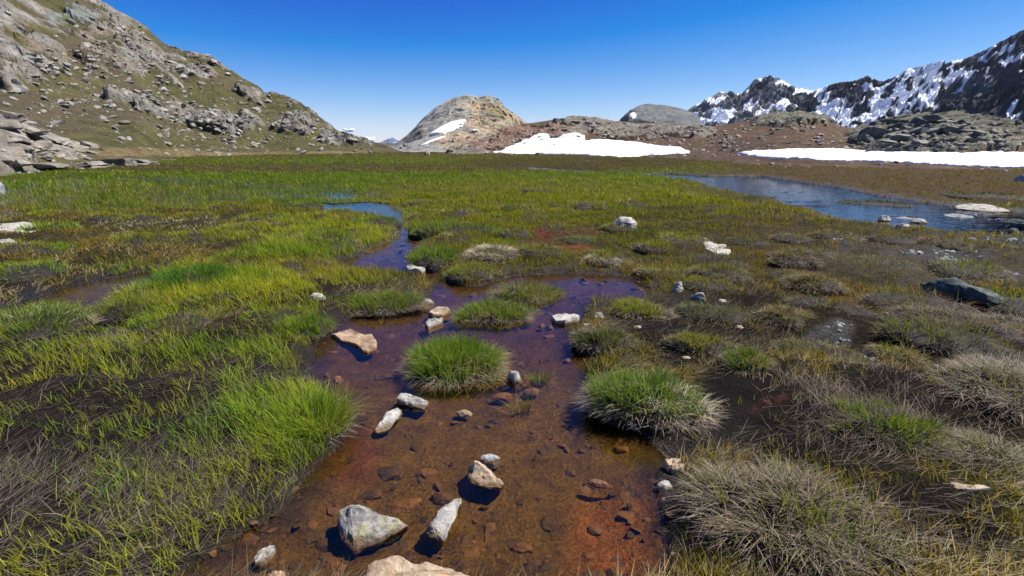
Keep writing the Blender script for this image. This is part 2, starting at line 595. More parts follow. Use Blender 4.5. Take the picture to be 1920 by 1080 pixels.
BASE = F(.7, .6, .07, OLIVE, STRAW, SOIL)
BLOBS = [  # (x, y, rx, ry, values) painted in order
    (300, 900, 520, 330, F(.3, .7, .06, (.19, .215, .026), (.105, .088, .064), (.013, .010, .009))),
    (150, 1040, 330, 80, F(.28, .45, .07, (.17, .2, .03), (.15, .125, .095), (.013, .010, .009))),
    (330, 650, 420, 70, F(1.0, .5, .09, YEL, GREY, PEAT)),
    (560, 760, 130, 100, F(.8, .35, .10, (.19, .235, .022), GREY, (.013, .010, .009))),
    (330, 560, 420, 65, F(1.0, .7, .085, YEL, STRAW, PEAT)),
    (60, 520, 170, 60, F(.5, 1.0, .07, OLIVE, STRAW, PEAT)),
    (560, 450, 230, 45, F(1.2, .25, .10, (.19, .225, .016), STRAW, SOIL)),
    (180, 470, 260, 35, F(.7, .9, .06, OLIVE, STRAW, SOIL)),
    (330, 428, 210, 13, F(.25, 1.2, .06, OLIVE, (.42, .36, .25), SOIL)),
    (60, 425, 110, 18, F(.5, .9, .05, OLIVE, STRAW, SOIL)),
    (600, 345, 900, 52, F(1.1, .12, .09, DEEP, STRAW, (.035, .045, .006))),
    (1000, 390, 420, 55, F(1.0, .25, .08, (.13, .15, .01), STRAW, (.06, .06, .012))),
    (1060, 450, 330, 45, F(.9, .4, .07, (.14, .15, .014), BROWN, (.05, .045, .014))),
    (300, 370, 330, 30, F(1.0, .15, .10, (.10, .14, .008), STRAW, (.05, .055, .012))),
    (600, 318, 700, 9, F(.8, .5, .06, OLIVE, STRAW, SOIL)),
    (1100, 308, 260, 14, F(.7, .5, .06, OLIVE, BROWN, SOIL)),
    (1700, 345, 420, 50, F(.55, .5, .05, (.105, .078, .024), BROWN, (.05, .036, .018))),
    (1250, 440, 160, 60, F(.8, .6, .07, (.11, .12, .024), BROWN, SOIL)),
    (1500, 480, 260, 70, F(.4, .6, .045, (.12, .10, .018), BROWN, (.04, .03, .016))),
    (1770, 500, 240, 70, F(.2, .5, .04, OLIVE, BROWN, (.05, .042, .03))),
    (1420, 600, 300, 70, F(.2, .45, .045, OLIVE, (.13, .1, .07), PEAT)),
    (1720, 640, 260, 70, F(.12, .5, .045, OLIVE, (.12, .09, .058), PEAT)),
    (1650, 800, 330, 110, F(.06, .6, .045, OLIVE, (.13, .10, .072), MUD)),
    (1850, 700, 140, 60, F(.15, .8, .07, OLIVE, (.16, .125, .085), PEAT)),
    (1600, 1000, 330, 100, F(.05, .35, .05, OLIVE, (.11, .09, .066), MUD)),
    (1800, 1000, 120, 90, F(.16, .22, .07, OLIVE, GREY, MUD)),
    (1360, 730, 75, 90, F(.04, .04, .05, OLIVE, GREY, MUD)),
    (1390, 815, 110, 40, F(.04, .08, .05, OLIVE, GREY, MUD)),
    (1290, 900, 60, 120, F(.05, .1, .06, OLIVE, GREY, (.016, .012, .01))),
    (1240, 640, 80, 60, F(.12, .3, .06, OLIVE, GREY, MUD)),
    (1055, 460, 75, 26, F(.3, .3, .05, OLIVE, BROWN, (.06, .03, .02))),
    (1008, 447, 14, 7, F(.1, .1, .05, OLIVE, BROWN, (.10, .02, .02))),
    (1075, 475, 70, 7, F(.15, .1, .05, OLIVE, BROWN, (.12, .04, .015))),
    (1570, 578, 75, 16, F(.05, .05, .05, OLIVE, BROWN, (.17, .05, .010))),
    (1450, 787, 34, 7, F(.1, .25, .05, OLIVE, BROWN, (.03, .012, .009))),
    (1530, 650, 70, 22, F(.05, .05, .05, OLIVE, GREY, GRAVEL)),
    (1630, 690, 60, 14, F(.1, .1, .05, OLIVE, GREY, GRAVEL)),
    (1590, 460, 60, 25, F(.15, .15, .05, OLIVE, GREY, GRAVEL)),
    (1760, 490, 110, 10, F(.15, .15, .05, OLIVE, GREY, GRAVEL)),
    (1850, 520, 90, 22, F(.1, .1, .05, OLIVE, GREY, (.045, .044, .042))),
    (1840, 455, 140, 12, F(.05, .05, .05, OLIVE, GREY, (.04, .039, .037))),
    (620, 690, 30, 35, F(.03, .05, .05, OLIVE, GREY, (.012, .009, .008))),
]


def field(x, y):
    px, py = proj(x, y, 0.03 + 0 * x)
    s = np.clip((py - 268) / 400, 0.02, 1.5)
    px = px + fbm(x * 0.9, y * 0.9, 8.0, 3) * 60 * s + fbm(x * 3.5, y * 3.5, 2.0, 2) * 25 * s
    py = py + fbm(x * 0.9, y * 0.9, 18.0, 3) * 38 * s + fbm(x * 3.5, y * 3.5, 12.0, 2) * 14 * s
    vals = [np.full(px.shape, float(b)) for b in BASE]
    for cx, cy, rx, ry, v in BLOBS:
        q = ((px - cx) / rx) ** 2 + ((py - cy) / ry) ** 2
        w = 1 - sstep(0.35, 1.35, q)
        for i, t in enumerate(v):
            if t is not None:
                vals[i] = vals[i] * (1 - w) + t * w
    return dict(zip(FIELDS, vals))


fg = field(GX.ravel(), GY.ravel())
soil = np.stack([fg['sr'], fg['sg'], fg['sb']], -1)
sdf = SD.ravel()
gpx, gpy = proj(GX.ravel(), GY.ravel(), 0 * sdf)
# stream bed: brown silt, rusty where the iron water seeps
bedc = np.tile(np.array([.10, .067, .010]), (len(sdf), 1))
rn = fbm(GX * 1.7, GY * 1.7, 5.0, 3).ravel()


def blend(base, colr, w):
    return base * (1 - w[:, None]) + np.array(colr) * w[:, None]


bedc = blend(bedc, (.18, .078, .011), sstep(0.1, 1.0, np.exp(-(((gpx - 1150) / 110) ** 2 + ((gpy - 1010) / 110) ** 2)) + .35 * rn))
bedc = blend(bedc, (.125, .05, .010), sstep(0.25, 0.9, np.exp(-(((gpx - 640) / 90) ** 2 + ((gpy - 830) / 90) ** 2)) + .35 * rn))
bedc = blend(bedc, (.07, .038, .016), sstep(760, 640, gpy) * (gpx > 500) * (gpx < 1260))
bedc = blend(bedc, (.06, .045, .02), ((gpx < 420) & (gpy < 680)).astype(float))
bedc = blend(bedc, (.014, .014, .014), ((gpx > 1150) & (gpy < 470)).astype(float))
bedc = blend(bedc, (.05, .06, .014), ((gpx < 760) & (gpy < 420)).astype(float))
ms = sstep(-0.02, 0.03, sdf)
bank = np.exp(-(sdf / 0.09) ** 2) * (gpy > 470)
gcol = bedc * (1 - ms[:, None]) + soil * ms[:, None]
gcol = blend(gcol, (.014, .011, .009), bank * 0.75)
wetf = np.clip(np.exp(-np.maximum(sdf, 0) / 0.22), 0, 1) * (GR.ravel() < 25)
gm = np_mesh('ground', np.stack([GX, GY, GZ], -1).reshape(-1, 3), grid_faces(NR, NA), gcol, True, {'wet': wetf})
tag(link('ground', gm, M['ground']), kind='structure')
# the land goes on below and beyond, to the horizon
big = np.array([[-7000, -7000, -2.5], [7000, -7000, -2.5], [7000, 7000, -2.5], [-7000, 7000, -2.5]])
tag(link('terrain', np_mesh('terrain', big, np.array([[0, 1, 2, 3]]), np.tile((.07, .065, .03), (4, 1))), M['mountain']), kind='structure')

for k, nm, mt in (('stream', 'stream_water', 'stream'), ('brook', 'brook_water', 'stream'), ('pond', 'pond_water', 'pond'), ('marsh', 'marsh_water', 'pond'),
                  ('flash', 'shallow_water', 'pond'), ('puddle', 'puddle_water', 'pond'), ('seep', 'seep_water', 'pond')):
    others = [SDS[j] for j in SDS if j != k and list(SDS).index(j) < list(SDS).index(k)]
    inside = SDS[k] < 0.12
    for o_ in others:
        inside &= o_ > 0.12
    f = grid_faces(NR, NA)
    keep = inside.ravel()[f].any(1)
    f = f[keep]
    used, inv = np.unique(f, return_inverse=True)
    v = np.stack([GX.ravel()[used], GY.ravel()[used], np.zeros(len(used))], -1)
    tag(link(nm, np_mesh(nm, v, inv.reshape(-1, 4), None, True), M[mt]), kind='structure')

# ------------------------------------------------------------------ hills
def lin(tab, px):
    t = np.array(tab, float)
    return np.interp(px, t[:, 0], t[:, 1])


HILL_OBS = []


def hill(name, x0, x1, nc, nt_, sil, base, dist, power, disp, colour, mat, back=0.6, base_d=None):
    """surface from a foot line on the ground to a skyline at its own distance, then down the far side"""
    px = np.linspace(x0, x1, nc)
    py = lin(sil, px)
    rx, ry, rz = at_dist(px, py, lin(dist, px))
    if base_d is None:
        bx, by = gpt(px, lin(base, px))
    else:
        bx, by, _ = at_dist(px, np.full(nc, 268.0), lin(base_d, px))
    t = np.concatenate([np.linspace(-0.12, 1.0, nt_), 1 + back * np.linspace(0.02, 1, max(nt_ // 4, 6))])[:, None]
    X = bx + (rx - bx) * t
    Y = by + (ry - by) * t
    tc = np.clip(t, 0, 1)
    up = power(tc, px[None, :]) if callable(power) else tc ** power
    Z = rz * up
    Z = np.where(t < 0, t * 6.0 * np.minimum(1, rz / 20 + .15), Z)
    Z = np.where(t > 1, rz * (1 - ((t - 1) / back) ** 1.5 * 1.1) - 0.01, Z)
    ix, iy = proj(X, Y, Z)
    dX, dY, dZ = disp(X, Y, Z, np.broadcast_to(t, X.shape), ix, iy)
    X, Y, Z = X + dX, Y + dY, Z + dZ
    c = colour(X, Y, Z, np.broadcast_to(t, X.shape), ix, iy)
    V = np.stack([X, Y, Z], -1).reshape(-1, 3)
    Fc = grid_faces(len(t), nc)[:, ::-1]
    me = np_mesh(name, V, Fc[:, ::-1], c.reshape(-1, 3), False)
    o = tag(link(name, me, mat), kind='structure')
    HILL_OBS.append((V, Fc))
    return o


def lerp3(c, col, w):
    return c * (1 - w[..., None]) + np.array(col) * w[..., None]


def blobs(ix, iy, lst):
    w = np.zeros(ix.shape)
    for cx, cy, rx, ry in lst:
        w = np.maximum(w, 1 - sstep(0.3, 1.3, ((ix - cx) / rx) ** 2 + ((iy - cy) / ry) ** 2))
    return w


# ---- the big grassy, rocky hillside
LROCK = [(150, 20, 200, 70), (60, 120, 90, 60), (250, 110, 120, 45), (330, 130, 110, 40), (420, 130, 90, 30), (250, 185, 70, 16), (310, 205, 60, 18), (375, 222, 70, 16),
         (440, 235, 70, 22), (520, 190, 60, 26), (590, 230, 70, 30), (650, 265, 60, 18), (480, 180, 40, 18), (560, 250, 60, 14), (40, 320, 170, 16), (200, 312, 110, 9), (0, 50, 80, 60)]


def l_rock(X, Y, Z, ix, iy):
    n = fbm(X * .16, Y * .16, Z * .16, 4)
    return np.clip(sstep(0.55, 1.0, blobs(ix, iy, LROCK) * 0.8 + n * 0.55), 0, 1)


def l_disp(X, Y, Z, t, ix, iy):
    w = sstep(-0.02, 0.12, t) * (1 - .7 * sstep(.9, 1.0, t) * (1 - sstep(1.0, 1.1, t)))
    rk = l_rock(X, Y, Z, ix, iy)
    a = fbm(X * .06, Y * .06, Z * .06, 3) * 1.6 + fbm(X * .35, Y * .35, Z * .35, 3) * 0.22
    q = X * .5 + Z * .9            # strata dip to the right
    lay = ridged(X * .12, Y * .16, q * .42, 4, .55)
    b = rk * (lay * 1.0 + ridged(X * .6, Y * .6, Z * .6, 3) * .35)
    d = (a * .8 + b * .7) * w
    d2 = rk * ridged(X * .9, Y * .9, Z * 1.4, 3, .6) * .28 * sstep(0, .1, t)
    return d2 * .4, -d * .35 - d2 * .5, d * .75 + d2 * .5


def l_col(X, Y, Z, t, ix, iy):
    n = fbm(X * .09, Y * .09, Z * .09, 4)
    n2 = fbm(X * .5, Y * .5, Z * .5, 3)
    c = np.zeros(X.shape + (3,)) + np.array((.085, .075, .03))
    c = lerp3(c, (.078, .064, .036), sstep(-.05, .35, n))
    c = lerp3(c, (.066, .066, .024), sstep(.05, .5, -n + .25 * n2))
    c = lerp3(c, (.145, .11, .052), sstep(.3, .8, blobs(ix, iy, [(420, 290, 200, 7), (250, 288, 90, 8), (640, 288, 100, 6), (490, 130, 60, 30)]) + .5 * n2))
    rk = l_rock(X, Y, Z, ix, iy)
    rc = np.zeros(X.shape + (3,)) + np.array((.165, .155, .132))
    rc = lerp3(rc, (.25, .24, .215), sstep(0, .5, n2))
    rc = lerp3(rc, (.185, .145, .105), sstep(.1, .5, fbm(X * .13, Y * .13, Z * .13 + 9, 3)) * .6)
    rc = lerp3(rc, (.15, .185, .185), sstep(.3, .8, blobs(ix, iy, [(140, 35, 60, 26)]) + .3 * n2) * .6)
    rc = lerp3(rc, (.2, .1, .09), .8 * sstep(.5, .9, blobs(ix, iy, [(150, 72, 40, 8), (178, 102, 16, 10)]) + .2 * n2) * .5)
    c = lerp3(c, rc, sstep(.3, .6, rk + .25 * n2))
    return c


hill('hillside', -300, 775, 460, 210,
     [(-420, -300), (-150, -170), (0, -95), (110, -38), (180, 0), (215, 20), (245, 34), (290, 66), (312, 86), (360, 97), (402, 112), (440, 140), (488, 164),
      (494, 172), (520, 179), (566, 193), (580, 206), (600, 222), (630, 243), (660, 257), (700, 264), (735, 274), (775, 287)],
     [(-420, 352), (-200, 345), (0, 338), (100, 325), (250, 315), (300, 305), (345, 297), (500, 292.5), (775, 290)],
     [(-420, 130), (180, 125), (450, 105), (600, 92), (775, 76)],
     lambda t, px: 0.35 * t + 0.65 * t ** 1.7, l_disp, l_col, M['hill'])

# ---- pale rocky dome between the valley sides
def d_disp(X, Y, Z, t, ix, iy):
    w = sstep(0, .15, t) * (1 - .6 * sstep(.85, 1.0, t))
    left = sstep(900, 760, ix)
    q = X * .3 - Z * .8
    a = fbm(X * .05, Y * .05, q * .08, 4, .55) * 2.2 + ridged(X * .2, Y * .2, q * .3, 3, .6) * .5 * (1 - .6 * left)
    a2 = ridged(X * .35, Y * .35, Z * .5, 4, .6) * .5 * sstep(.0, .1, t)
    return a2 * .5, -a * w - a2 * .5, a * w * .5 + a2 * .3


def d_col(X, Y, Z, t, ix, iy):
    n = fbm(X * .08, Y * .08, Z * .08, 4)
    n2 = fbm(X * .4, Y * .4, Z * .4, 3)
    c = np.zeros(X.shape + (3,)) + np.array((.28, .262, .225))
    c = lerp3(c, (.27, .275, .27), sstep(890, 790, ix) * .8)
    c = lerp3(c, (.38, .27, .16), sstep(.05, .5, n + .5 * blobs(ix, iy, [(905, 240, 40, 40), (850, 268, 60, 12)])) * .7)
    c = lerp3(c, (.15, .145, .07), sstep(.2, .6, n2 + .8 * blobs(ix, iy, [(905, 197, 14, 8), (930, 215, 30, 14), (950, 250, 40, 20)])) * .6)
    c = lerp3(c, (.11, .11, .11), sstep(.25, .7, blobs(ix, iy, [(778, 255, 14, 12), (765, 268, 12, 8)]) + .4 * n2 - .1))
    return c


hill('rock_dome', 700, 1080, 260, 170,
     [(700, 292), (738, 279), (760, 262), (775, 247), (790, 232), (815, 210), (840, 195), (856, 187), (868, 184), (882, 187), (898, 191), (916, 189), (932, 196),
      (950, 213), (975, 231), (1000, 241), (1030, 250), (1080, 262)],
     [(700, 287), (1080, 287)], [(700, 130), (870, 165), (1080, 150)],
     lambda t, px: 1 - (1 - t) ** 1.45, d_disp, d_col, M['dome'])

# ---- brown slope beyond the pond, with rock humps along its crest
RROCK = [(1100, 232, 70, 14), (1060, 250, 60, 20), (960, 262, 90, 26), (880, 280, 60, 14), (1180, 248, 120, 16), (1290, 250, 60, 12), (1480, 228, 90, 12), (1700, 258, 130, 34), (1800, 270, 140, 22)]


def r_rock(X, Y, Z, ix, iy):
    n = fbm(X * .25, Y * .25, Z * .25, 4)
    return np.clip(sstep(0.4, 0.85, blobs(ix, iy, RROCK) * 0.85 + n * 0.5), 0, 1)


def r_disp(X, Y, Z, t, ix, iy):
    w = sstep(0, .2, t) * (1 - .6 * sstep(.85, 1.0, t))
    rk = r_rock(X, Y, Z, ix, iy)
    q = X * .35 + Z
    a = fbm(X * .1, Y * .1, 0, 3) * .35 + fbm(X * .5, Y * .5, 0, 3) * .08
    b = rk * (ridged(X * .25, Y * .25, q * .5, 4, .55) * .5 + ridged(X * .9, Y * .9, Z * 1.2, 2) * .16)
    return b * .1 * w, -b * .3 * w, (a * .7 + b * .6) * w + rk * ridged(X * 1.3, Y * 1.3, 2, 2) * .1 * sstep(0, .1, t)


def r_col(X, Y, Z, t, ix, iy):
    n = fbm(X * .18, Y * .18, 0, 4)
    n2 = fbm(X * .8, Y * .8, 3, 3)
    c = np.zeros(X.shape + (3,)) + np.array((.10, .06, .035))
    c = lerp3(c, (.085, .072, .028), sstep(.0, .5, n) * .8)
    c = lerp3(c, (.16, .11, .075), sstep(.1, .6, n2) * .7)
    c = lerp3(c, (.085, .055, .04), sstep(.35, .1, t) * .6)
    rk = r_rock(X, Y, Z, ix, iy)
    rc = np.zeros(X.shape + (3,)) + np.array((.17, .15, .115))
    rc = lerp3(rc, (.23, .215, .185), sstep(0, .5, n2))
    rc = lerp3(rc, (.23, .14, .1), sstep(.2, .7, blobs(ix, iy, [(1000, 255, 80, 25), (930, 270, 60, 18)]) + .3 * n) * .8)
    rc = lerp3(rc, (.16, .165, .11), sstep(1250, 1500, ix) * .6)
    return lerp3(c, rc, sstep(.3, .6, rk + .2 * n2))


hill('moorland_slope', 815, 2150, 470, 130,
     [(815, 291), (850, 275), (880, 262), (930, 246), (975, 233), (1010, 229), (1050, 222), (1075, 221), (1110, 225), (1150, 234), (1200, 237), (1260, 236), (1300, 234),
      (1340, 237), (1400, 227), (1450, 218), (1490, 217), (1540, 226), (1580, 239), (1605, 244), (1640, 240), (1700, 234), (1760, 230), (1830, 230), (1870, 234), (1920, 239), (2250, 246)],
     [(815, 291), (1000, 292), (1200, 297), (1290, 302), (1400, 312), (1500, 318), (1700, 322), (1920, 326), (2250, 345)],
     [(815, 95), (1100, 105), (1400, 95), (1600, 72), (1800, 66), (2250, 60)],
     lambda t, px: 0.5 * t + 0.5 * (1 - (1 - t) ** 2), r_disp, r_col, M['hill'])

# ---- far mountains
SNOWC = (.82, .84, .88)


def mt_disp(fs, amp):
    def f(X, Y, Z, t, ix, iy):
        w = sstep(0, .25, t) * (1 - .75 * sstep(.88, 1.0, t))
        s = 1.0 / fs
        # gullies run from upper right to lower left across the face
        g = (X * .55 - Z * 1.0) * s
        a = ridged(g * 1.3, Y * .15 * s, (X + Z) * .28 * s, 4, .55)
        b = ridged(X * s * 1.2, Y * s * 1.2, Z * s * 1.2, 5, .6)
        d = (a * .06 + b * .95) * amp
        e = ridged(X * s * 4, Y * s * 4, Z * s * 4, 3, .6) * amp * .16
        d, e = d - d.mean() - .15 * amp, e - e.mean()
        return e * .3, -d * w * .3 - e * .3, d * w * .75 + e * .6
    return f


def snow_w(X, Y, Z, ix, iy, s, lst, bias):
    """snow keeps to ledges, gullies and the marked snowfields"""
    P = np.stack([X, Y, Z], -1)
    n_ = np.cross(np.gradient(P, axis=1), np.gradient(P, axis=0))
    n_ /= np.linalg.norm(n_, axis=-1)[..., None] + 1e-9
    nz = np.abs(n_[..., 2])
    for _ in range(2):
        nz = (nz + np.roll(nz, 1, 0) + np.roll(nz, -1, 0) + np.roll(nz, 1, 1) + np.roll(nz, -1, 1)) / 5
    g = (ix * .5 + iy * 1.0)
    st = fbm(g * .05, (ix - iy * .7) * .026, 3.0, 4, .55)
    return sstep(.0, .05, st * .6 + (nz - .55) * .8 + blobs(ix, iy, lst) * .8 - bias)


def ridge_col(X, Y, Z, t, ix, iy):
    n = fbm(X * .02, Y * .02, Z * .02, 4)
    c = np.zeros(X.shape + (3,)) + np.array((.038, .04, .048))
    c = lerp3(c, (.07, .074, .085), sstep(0, .5, n))
    w = snow_w(X, Y, Z, ix, iy, .03, [(1600, 228, 110, 20), (1690, 190, 90, 34), (1740, 150, 70, 22), (1800, 150, 60, 16), (1880, 110, 60, 18), (1560, 210, 50, 22), (1640, 170, 30, 12), (1905, 205, 14, 14), (1540, 178, 16, 20)], .6)
    return lerp3(c, SNOWC, w)


def peak_col(X, Y, Z, t, ix, iy):
    n = fbm(X * .02, Y * .02, Z * .02, 4)
    c = np.zeros(X.shape + (3,)) + np.array((.10, .106, .118))
    c = lerp3(c, (.15, .155, .16), sstep(-.1, .4, n) * sstep(1520, 1390, ix))
    c = lerp3(c, (.045, .047, .055), blobs(ix, iy, [(1500, 185, 45, 28), (1425, 165, 25, 16)]) * .8)
    w = snow_w(X, Y, Z, ix, iy, .03, [(1345, 215, 40, 12), (1330, 192, 40, 6), (1410, 190, 16, 8), (1475, 158, 24, 7), (1510, 175, 20, 7), (1460, 200, 40, 6), (1320, 225, 60, 8), (1430, 215, 16, 8), (1520, 222, 60, 10), (1400, 205, 10, 20)], .47)
    return lerp3(c, SNOWC, w)


def gdome_col(X, Y, Z, t, ix, iy):
    n = fbm(X * .08, Y * .08, Z * .08, 4)
    c = np.zeros(X.shape + (3,)) + np.array((.125, .13, .13))
    c = lerp3(c, (.16, .165, .165), sstep(0, .5, n))
    c = lerp3(c, (.04, .042, .048), sstep(.3, .7, blobs(ix, iy, [(1168, 226, 12, 12), (1205, 230, 32, 8)]) + .2 * n))
    return lerp3(c, SNOWC, blobs(ix, iy, [(1186, 217, 8, 4)]) * .9)


hill('snowy_ridge', 1500, 2150, 330, 200,
     [(1500, 190), (1530, 170), (1560, 160), (1578, 158), (1592, 153), (1610, 150), (1625, 144), (1640, 150), (1655, 152), (1690, 137), (1700, 130), (1720, 127), (1780, 115), (1830, 97), (1880, 75), (1920, 57), (2000, 20), (2200, -60), (2500, -120)],
     None, [(1500, 720), (1700, 640), (1920, 560), (2500, 520)], lambda t, px: t ** 1.15, mt_disp(55, 15), ridge_col, M['mountain'], base_d=[(1500, 360), (2500, 250)])
hill('snowy_peak', 1255, 1620, 280, 170,
     [(1255, 225), (1290, 204), (1320, 190), (1345, 175), (1352, 173), (1390, 175), (1400, 164), (1412, 153), (1424, 146), (1440, 144), (1452, 146), (1470, 155), (1490, 166), (1512, 170), (1530, 171), (1560, 178), (1620, 200)],
     None, [(1255, 800), (1440, 900), (1620, 900)], lambda t, px: t ** 1.1, mt_disp(65, 15), peak_col, M['mountain'], base_d=[(1255, 520), (1620, 520)])
hill('scree_dome', 1130, 1345, 180, 120,
     [(1130, 262), (1157, 236), (1163, 224), (1185, 205), (1200, 197), (1215, 193), (1240, 196), (1275, 203), (1300, 212), (1325, 240), (1345, 268)],
     None, [(1130, 330), (1345, 370)], lambda t, px: 1 - (1 - t) ** 1.6, mt_disp(60, 3.0), gdome_col, M['dome'], base_d=[(1130, 230), (1345, 260)])


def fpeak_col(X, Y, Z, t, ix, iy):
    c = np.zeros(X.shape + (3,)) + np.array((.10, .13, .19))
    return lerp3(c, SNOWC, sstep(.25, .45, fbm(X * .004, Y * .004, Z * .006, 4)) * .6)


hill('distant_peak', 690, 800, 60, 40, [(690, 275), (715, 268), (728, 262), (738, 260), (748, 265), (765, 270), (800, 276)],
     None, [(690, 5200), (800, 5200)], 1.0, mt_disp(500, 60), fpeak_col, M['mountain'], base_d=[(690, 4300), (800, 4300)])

# ------------------------------------------------------------------ ray casting on to the land
_vs, _fs, _off = [], [], 0
for V, Fc in HILL_OBS[:3]:
    _vs.append(V); _fs.append(Fc + _off); _off += len(V)
_v = np.concatenate(_vs); _f = np.concatenate(_fs)
BVH = BVHTree.FromPolygons(_v.tolist(), _f.tolist())
ORG = Vector((0, 0, CAM_H))


def hit(px, py):
    d = Vector([float(c) for c in ray(px, py)]).normalized()
    p, n, i, dist = BVH.ray_cast(ORG, d)
    if p is None:
        return None, None
    if n.z < 0: n = -n
    return p, n


# ------------------------------------------------------------------ stones
def ico(sub):
    bm = bmesh.new()
    bmesh.ops.create_icosphere(bm, subdivisions=sub, radius=1)
    v = np.array([q.co[:] for q in bm.verts])
    f = np.array([[w.index for w in q.verts] for q in bm.faces])
    bm.free()
    return v, f


def cut_rock(sub, seed, cuts=9, rough=.06):
    """an angular boulder: a ball cut by random planes, then roughened; about unit radius"""
    r = np.random.default_rng(seed)
    v, f = ico(sub)
    v = v * np.array([1.25, 1.25, 1.25])
    for k in range(cuts):
        n = r.normal(size=3); n /= np.linalg.norm(n)
        d = r.uniform(.55, .95)
        o = np.maximum(v @ n - d, 0)
        v = v - o[:, None] * n
    v = v + v * (fbm(v[:, 0] * 2 + seed, v[:, 1] * 2, v[:, 2] * 2, 3) * rough)[:, None]
    return v, f


def slab_rock(seed):
    r = np.random.default_rng(seed)
    bm = bmesh.new()
    bmesh.ops.create_cube(bm, size=2.0)
    bmesh.ops.subdivide_edges(bm, edges=bm.edges[:], cuts=3, use_grid_fill=True)
    bmesh.ops.triangulate(bm, faces=bm.faces[:])
    v = np.array([q.co[:] for q in bm.verts])
    f = np.array([[w.index for w in q.verts] for q in bm.faces])
    bm.free()
    for k in range(7):
        n = r.normal(size=3) * np.array([1, 1, .5]); n /= np.linalg.norm(n)
        o = np.maximum(v @ n - r.uniform(.75, 1.1), 0)
        v = v - o[:, None] * n
    v = v + r.normal(0, .03, v.shape)
    v = v + v * (fbm(v[:, 0] * 1.5 + seed, v[:, 1] * 1.5, v[:, 2] * 1.5, 3) * .12)[:, None]
    return v, f


SLABV = [slab_rock(300 + k) for k in range(8)]
ROCKV = [cut_rock(2, 100 + k, 8 + k % 4) for k in range(8)]
ROCKS = [cut_rock(1, 200 + k, 6, .0) for k in range(8)]


def sharp(me, ang=35):
    me.polygons.foreach_set('use_smooth', np.ones(len(me.polygons), bool))
    me.set_sharp_from_angle(angle=math.radians(ang))
    return me


ROCK_ME = {}


def rock_mesh(k, mat, slab=False):
    key = (k, mat, slab)
    if key not in ROCK_ME:
        me = np_mesh('boulder', *(SLABV if slab else ROCKV)[k])
        sharp(me, 30)
        me.materials.append(M[mat])
        ROCK_ME[key] = me
    return ROCK_ME[key]


def stuff_stones(name, P, S, N_, mat, label, cat, tilt=.35):
    """thousands of small stones in one mesh: positions P, sizes S (n,3)"""
    vs_, fs_, off = [], [], 0
    n = len(P)
    kk = RNG.integers(0, 8, n)
    for i in range(n):
        v, f = ROCKS[kk[i]]
        e = Euler((RNG.normal() * tilt, RNG.normal() * tilt, RNG.uniform(0, 6.28))).to_matrix()
        vs_.append((v * S[i]) @ np.array(e).T + P[i])
        fs_.append(f + off); off += len(v)
    me = np_mesh(name, np.concatenate(vs_), np.concatenate(fs_))
    return tag(link(name, me, M[mat]), label, cat, None, 'stuff')


def scatter_hill(n, x0, x1, y0, y1, dens, smin, smax, pw=2.5):
    """stones on the hills; sizes in photograph pixels, kept in metres by the distance of the ground they lie on"""
    out = []
    for i in range(n):
        px, py = random.uniform(x0, x1), random.uniform(y0, y1)
        if random.random() > dens(px, py): continue
        p, nn = hit(px, py)
        if p is None: continue
        d = (p - ORG).length
        s = smin + (smax - smin) * random.random() ** pw
        out.append((s, p, nn, s * d / FOC / 2, px, py))
    return out


def place_boulders(lst, nmax, name, mat, label, cat, group, flat=.6):
    lst.sort(key=lambda q: -q[0])
    for s, p, nn, r, px, py in lst[:nmax]:
        o = link(name, rock_mesh(random.randrange(8), mat))
        o.location = p + Vector((0, 0, r * .12))
        o.scale = (r * random.uniform(.9, 1.4), r * random.uniform(.8, 1.2), r * flat * random.uniform(.7, 1.3))
        o.rotation_euler = (random.gauss(0, .25), random.gauss(.2, .25), random.uniform(0, 6.28))
        tag(o, label(s, px, py), cat, group)
    rest = lst[nmax:]
    return rest


def rest_stones(rest, name, mat, label, cat):
    P = np.array([q[1][:] for q in rest])
    S = np.array([[q[3] * random.uniform(.9, 1.5), q[3] * random.uniform(.8, 1.2), q[3] * random.uniform(.4, .8)] for q in rest])
    stuff_stones(name, P, S, None, mat, label, cat)


LST = [(265, 190, 120, 26), (330, 165, 60, 22), (400, 230, 150, 40), (600, 260, 150, 26), (520, 215, 90, 40), (420, 130, 90, 30), (300, 110, 120, 50), (120, 130, 90, 40), (95, 200, 30, 25), (80, 318, 260, 16), (440, 268, 120, 22)]


def ld(px, py):
    w = 0.10
    for cx, cy, rx, ry in LST:
        q = ((px - cx) / rx) ** 2 + ((py - cy) / ry) ** 2
        w = max(w, math.exp(-q * .8))
    n = float(perlin(px * .02, py * .05, 1.0))
    return w * (0.55 + .9 * n)


def lhill_label(s, px, py):
    size = 'large' if s > 9 else 'small'
    if py > 300: return size + ' grey rock among the flat slabs at the hill foot'
    if py > lin([(180, 40), (440, 175), (600, 245), (775, 290)], px) and py < lin([(180, 140), (440, 215), (600, 265), (775, 290)], px):
        return size + ' boulder in the grass just below the stony crest of the hill'
    if py <= lin([(180, 40), (440, 175), (600, 245), (775, 290)], px): return size + ' boulder on the stony crest of the hill'
    if py > 255: return size + ' boulder on the low grassy apron of the hillside'
    return size + ' pale boulder strewn across the middle of the grassy hillside'


def rslope_label(s, px, py):
    size = 'large' if s > 6 else 'small'
    if px < 1060: return size + ' rock beside the broad snow patch under the dome'
    if py < 255: return size + ' weathered rock along the crest of the brown slope'
    if px > 1580: return size + ' fallen rock around the blocky outcrop'
    return size + ' weathered rock on the bare brown slope between the snow patches'


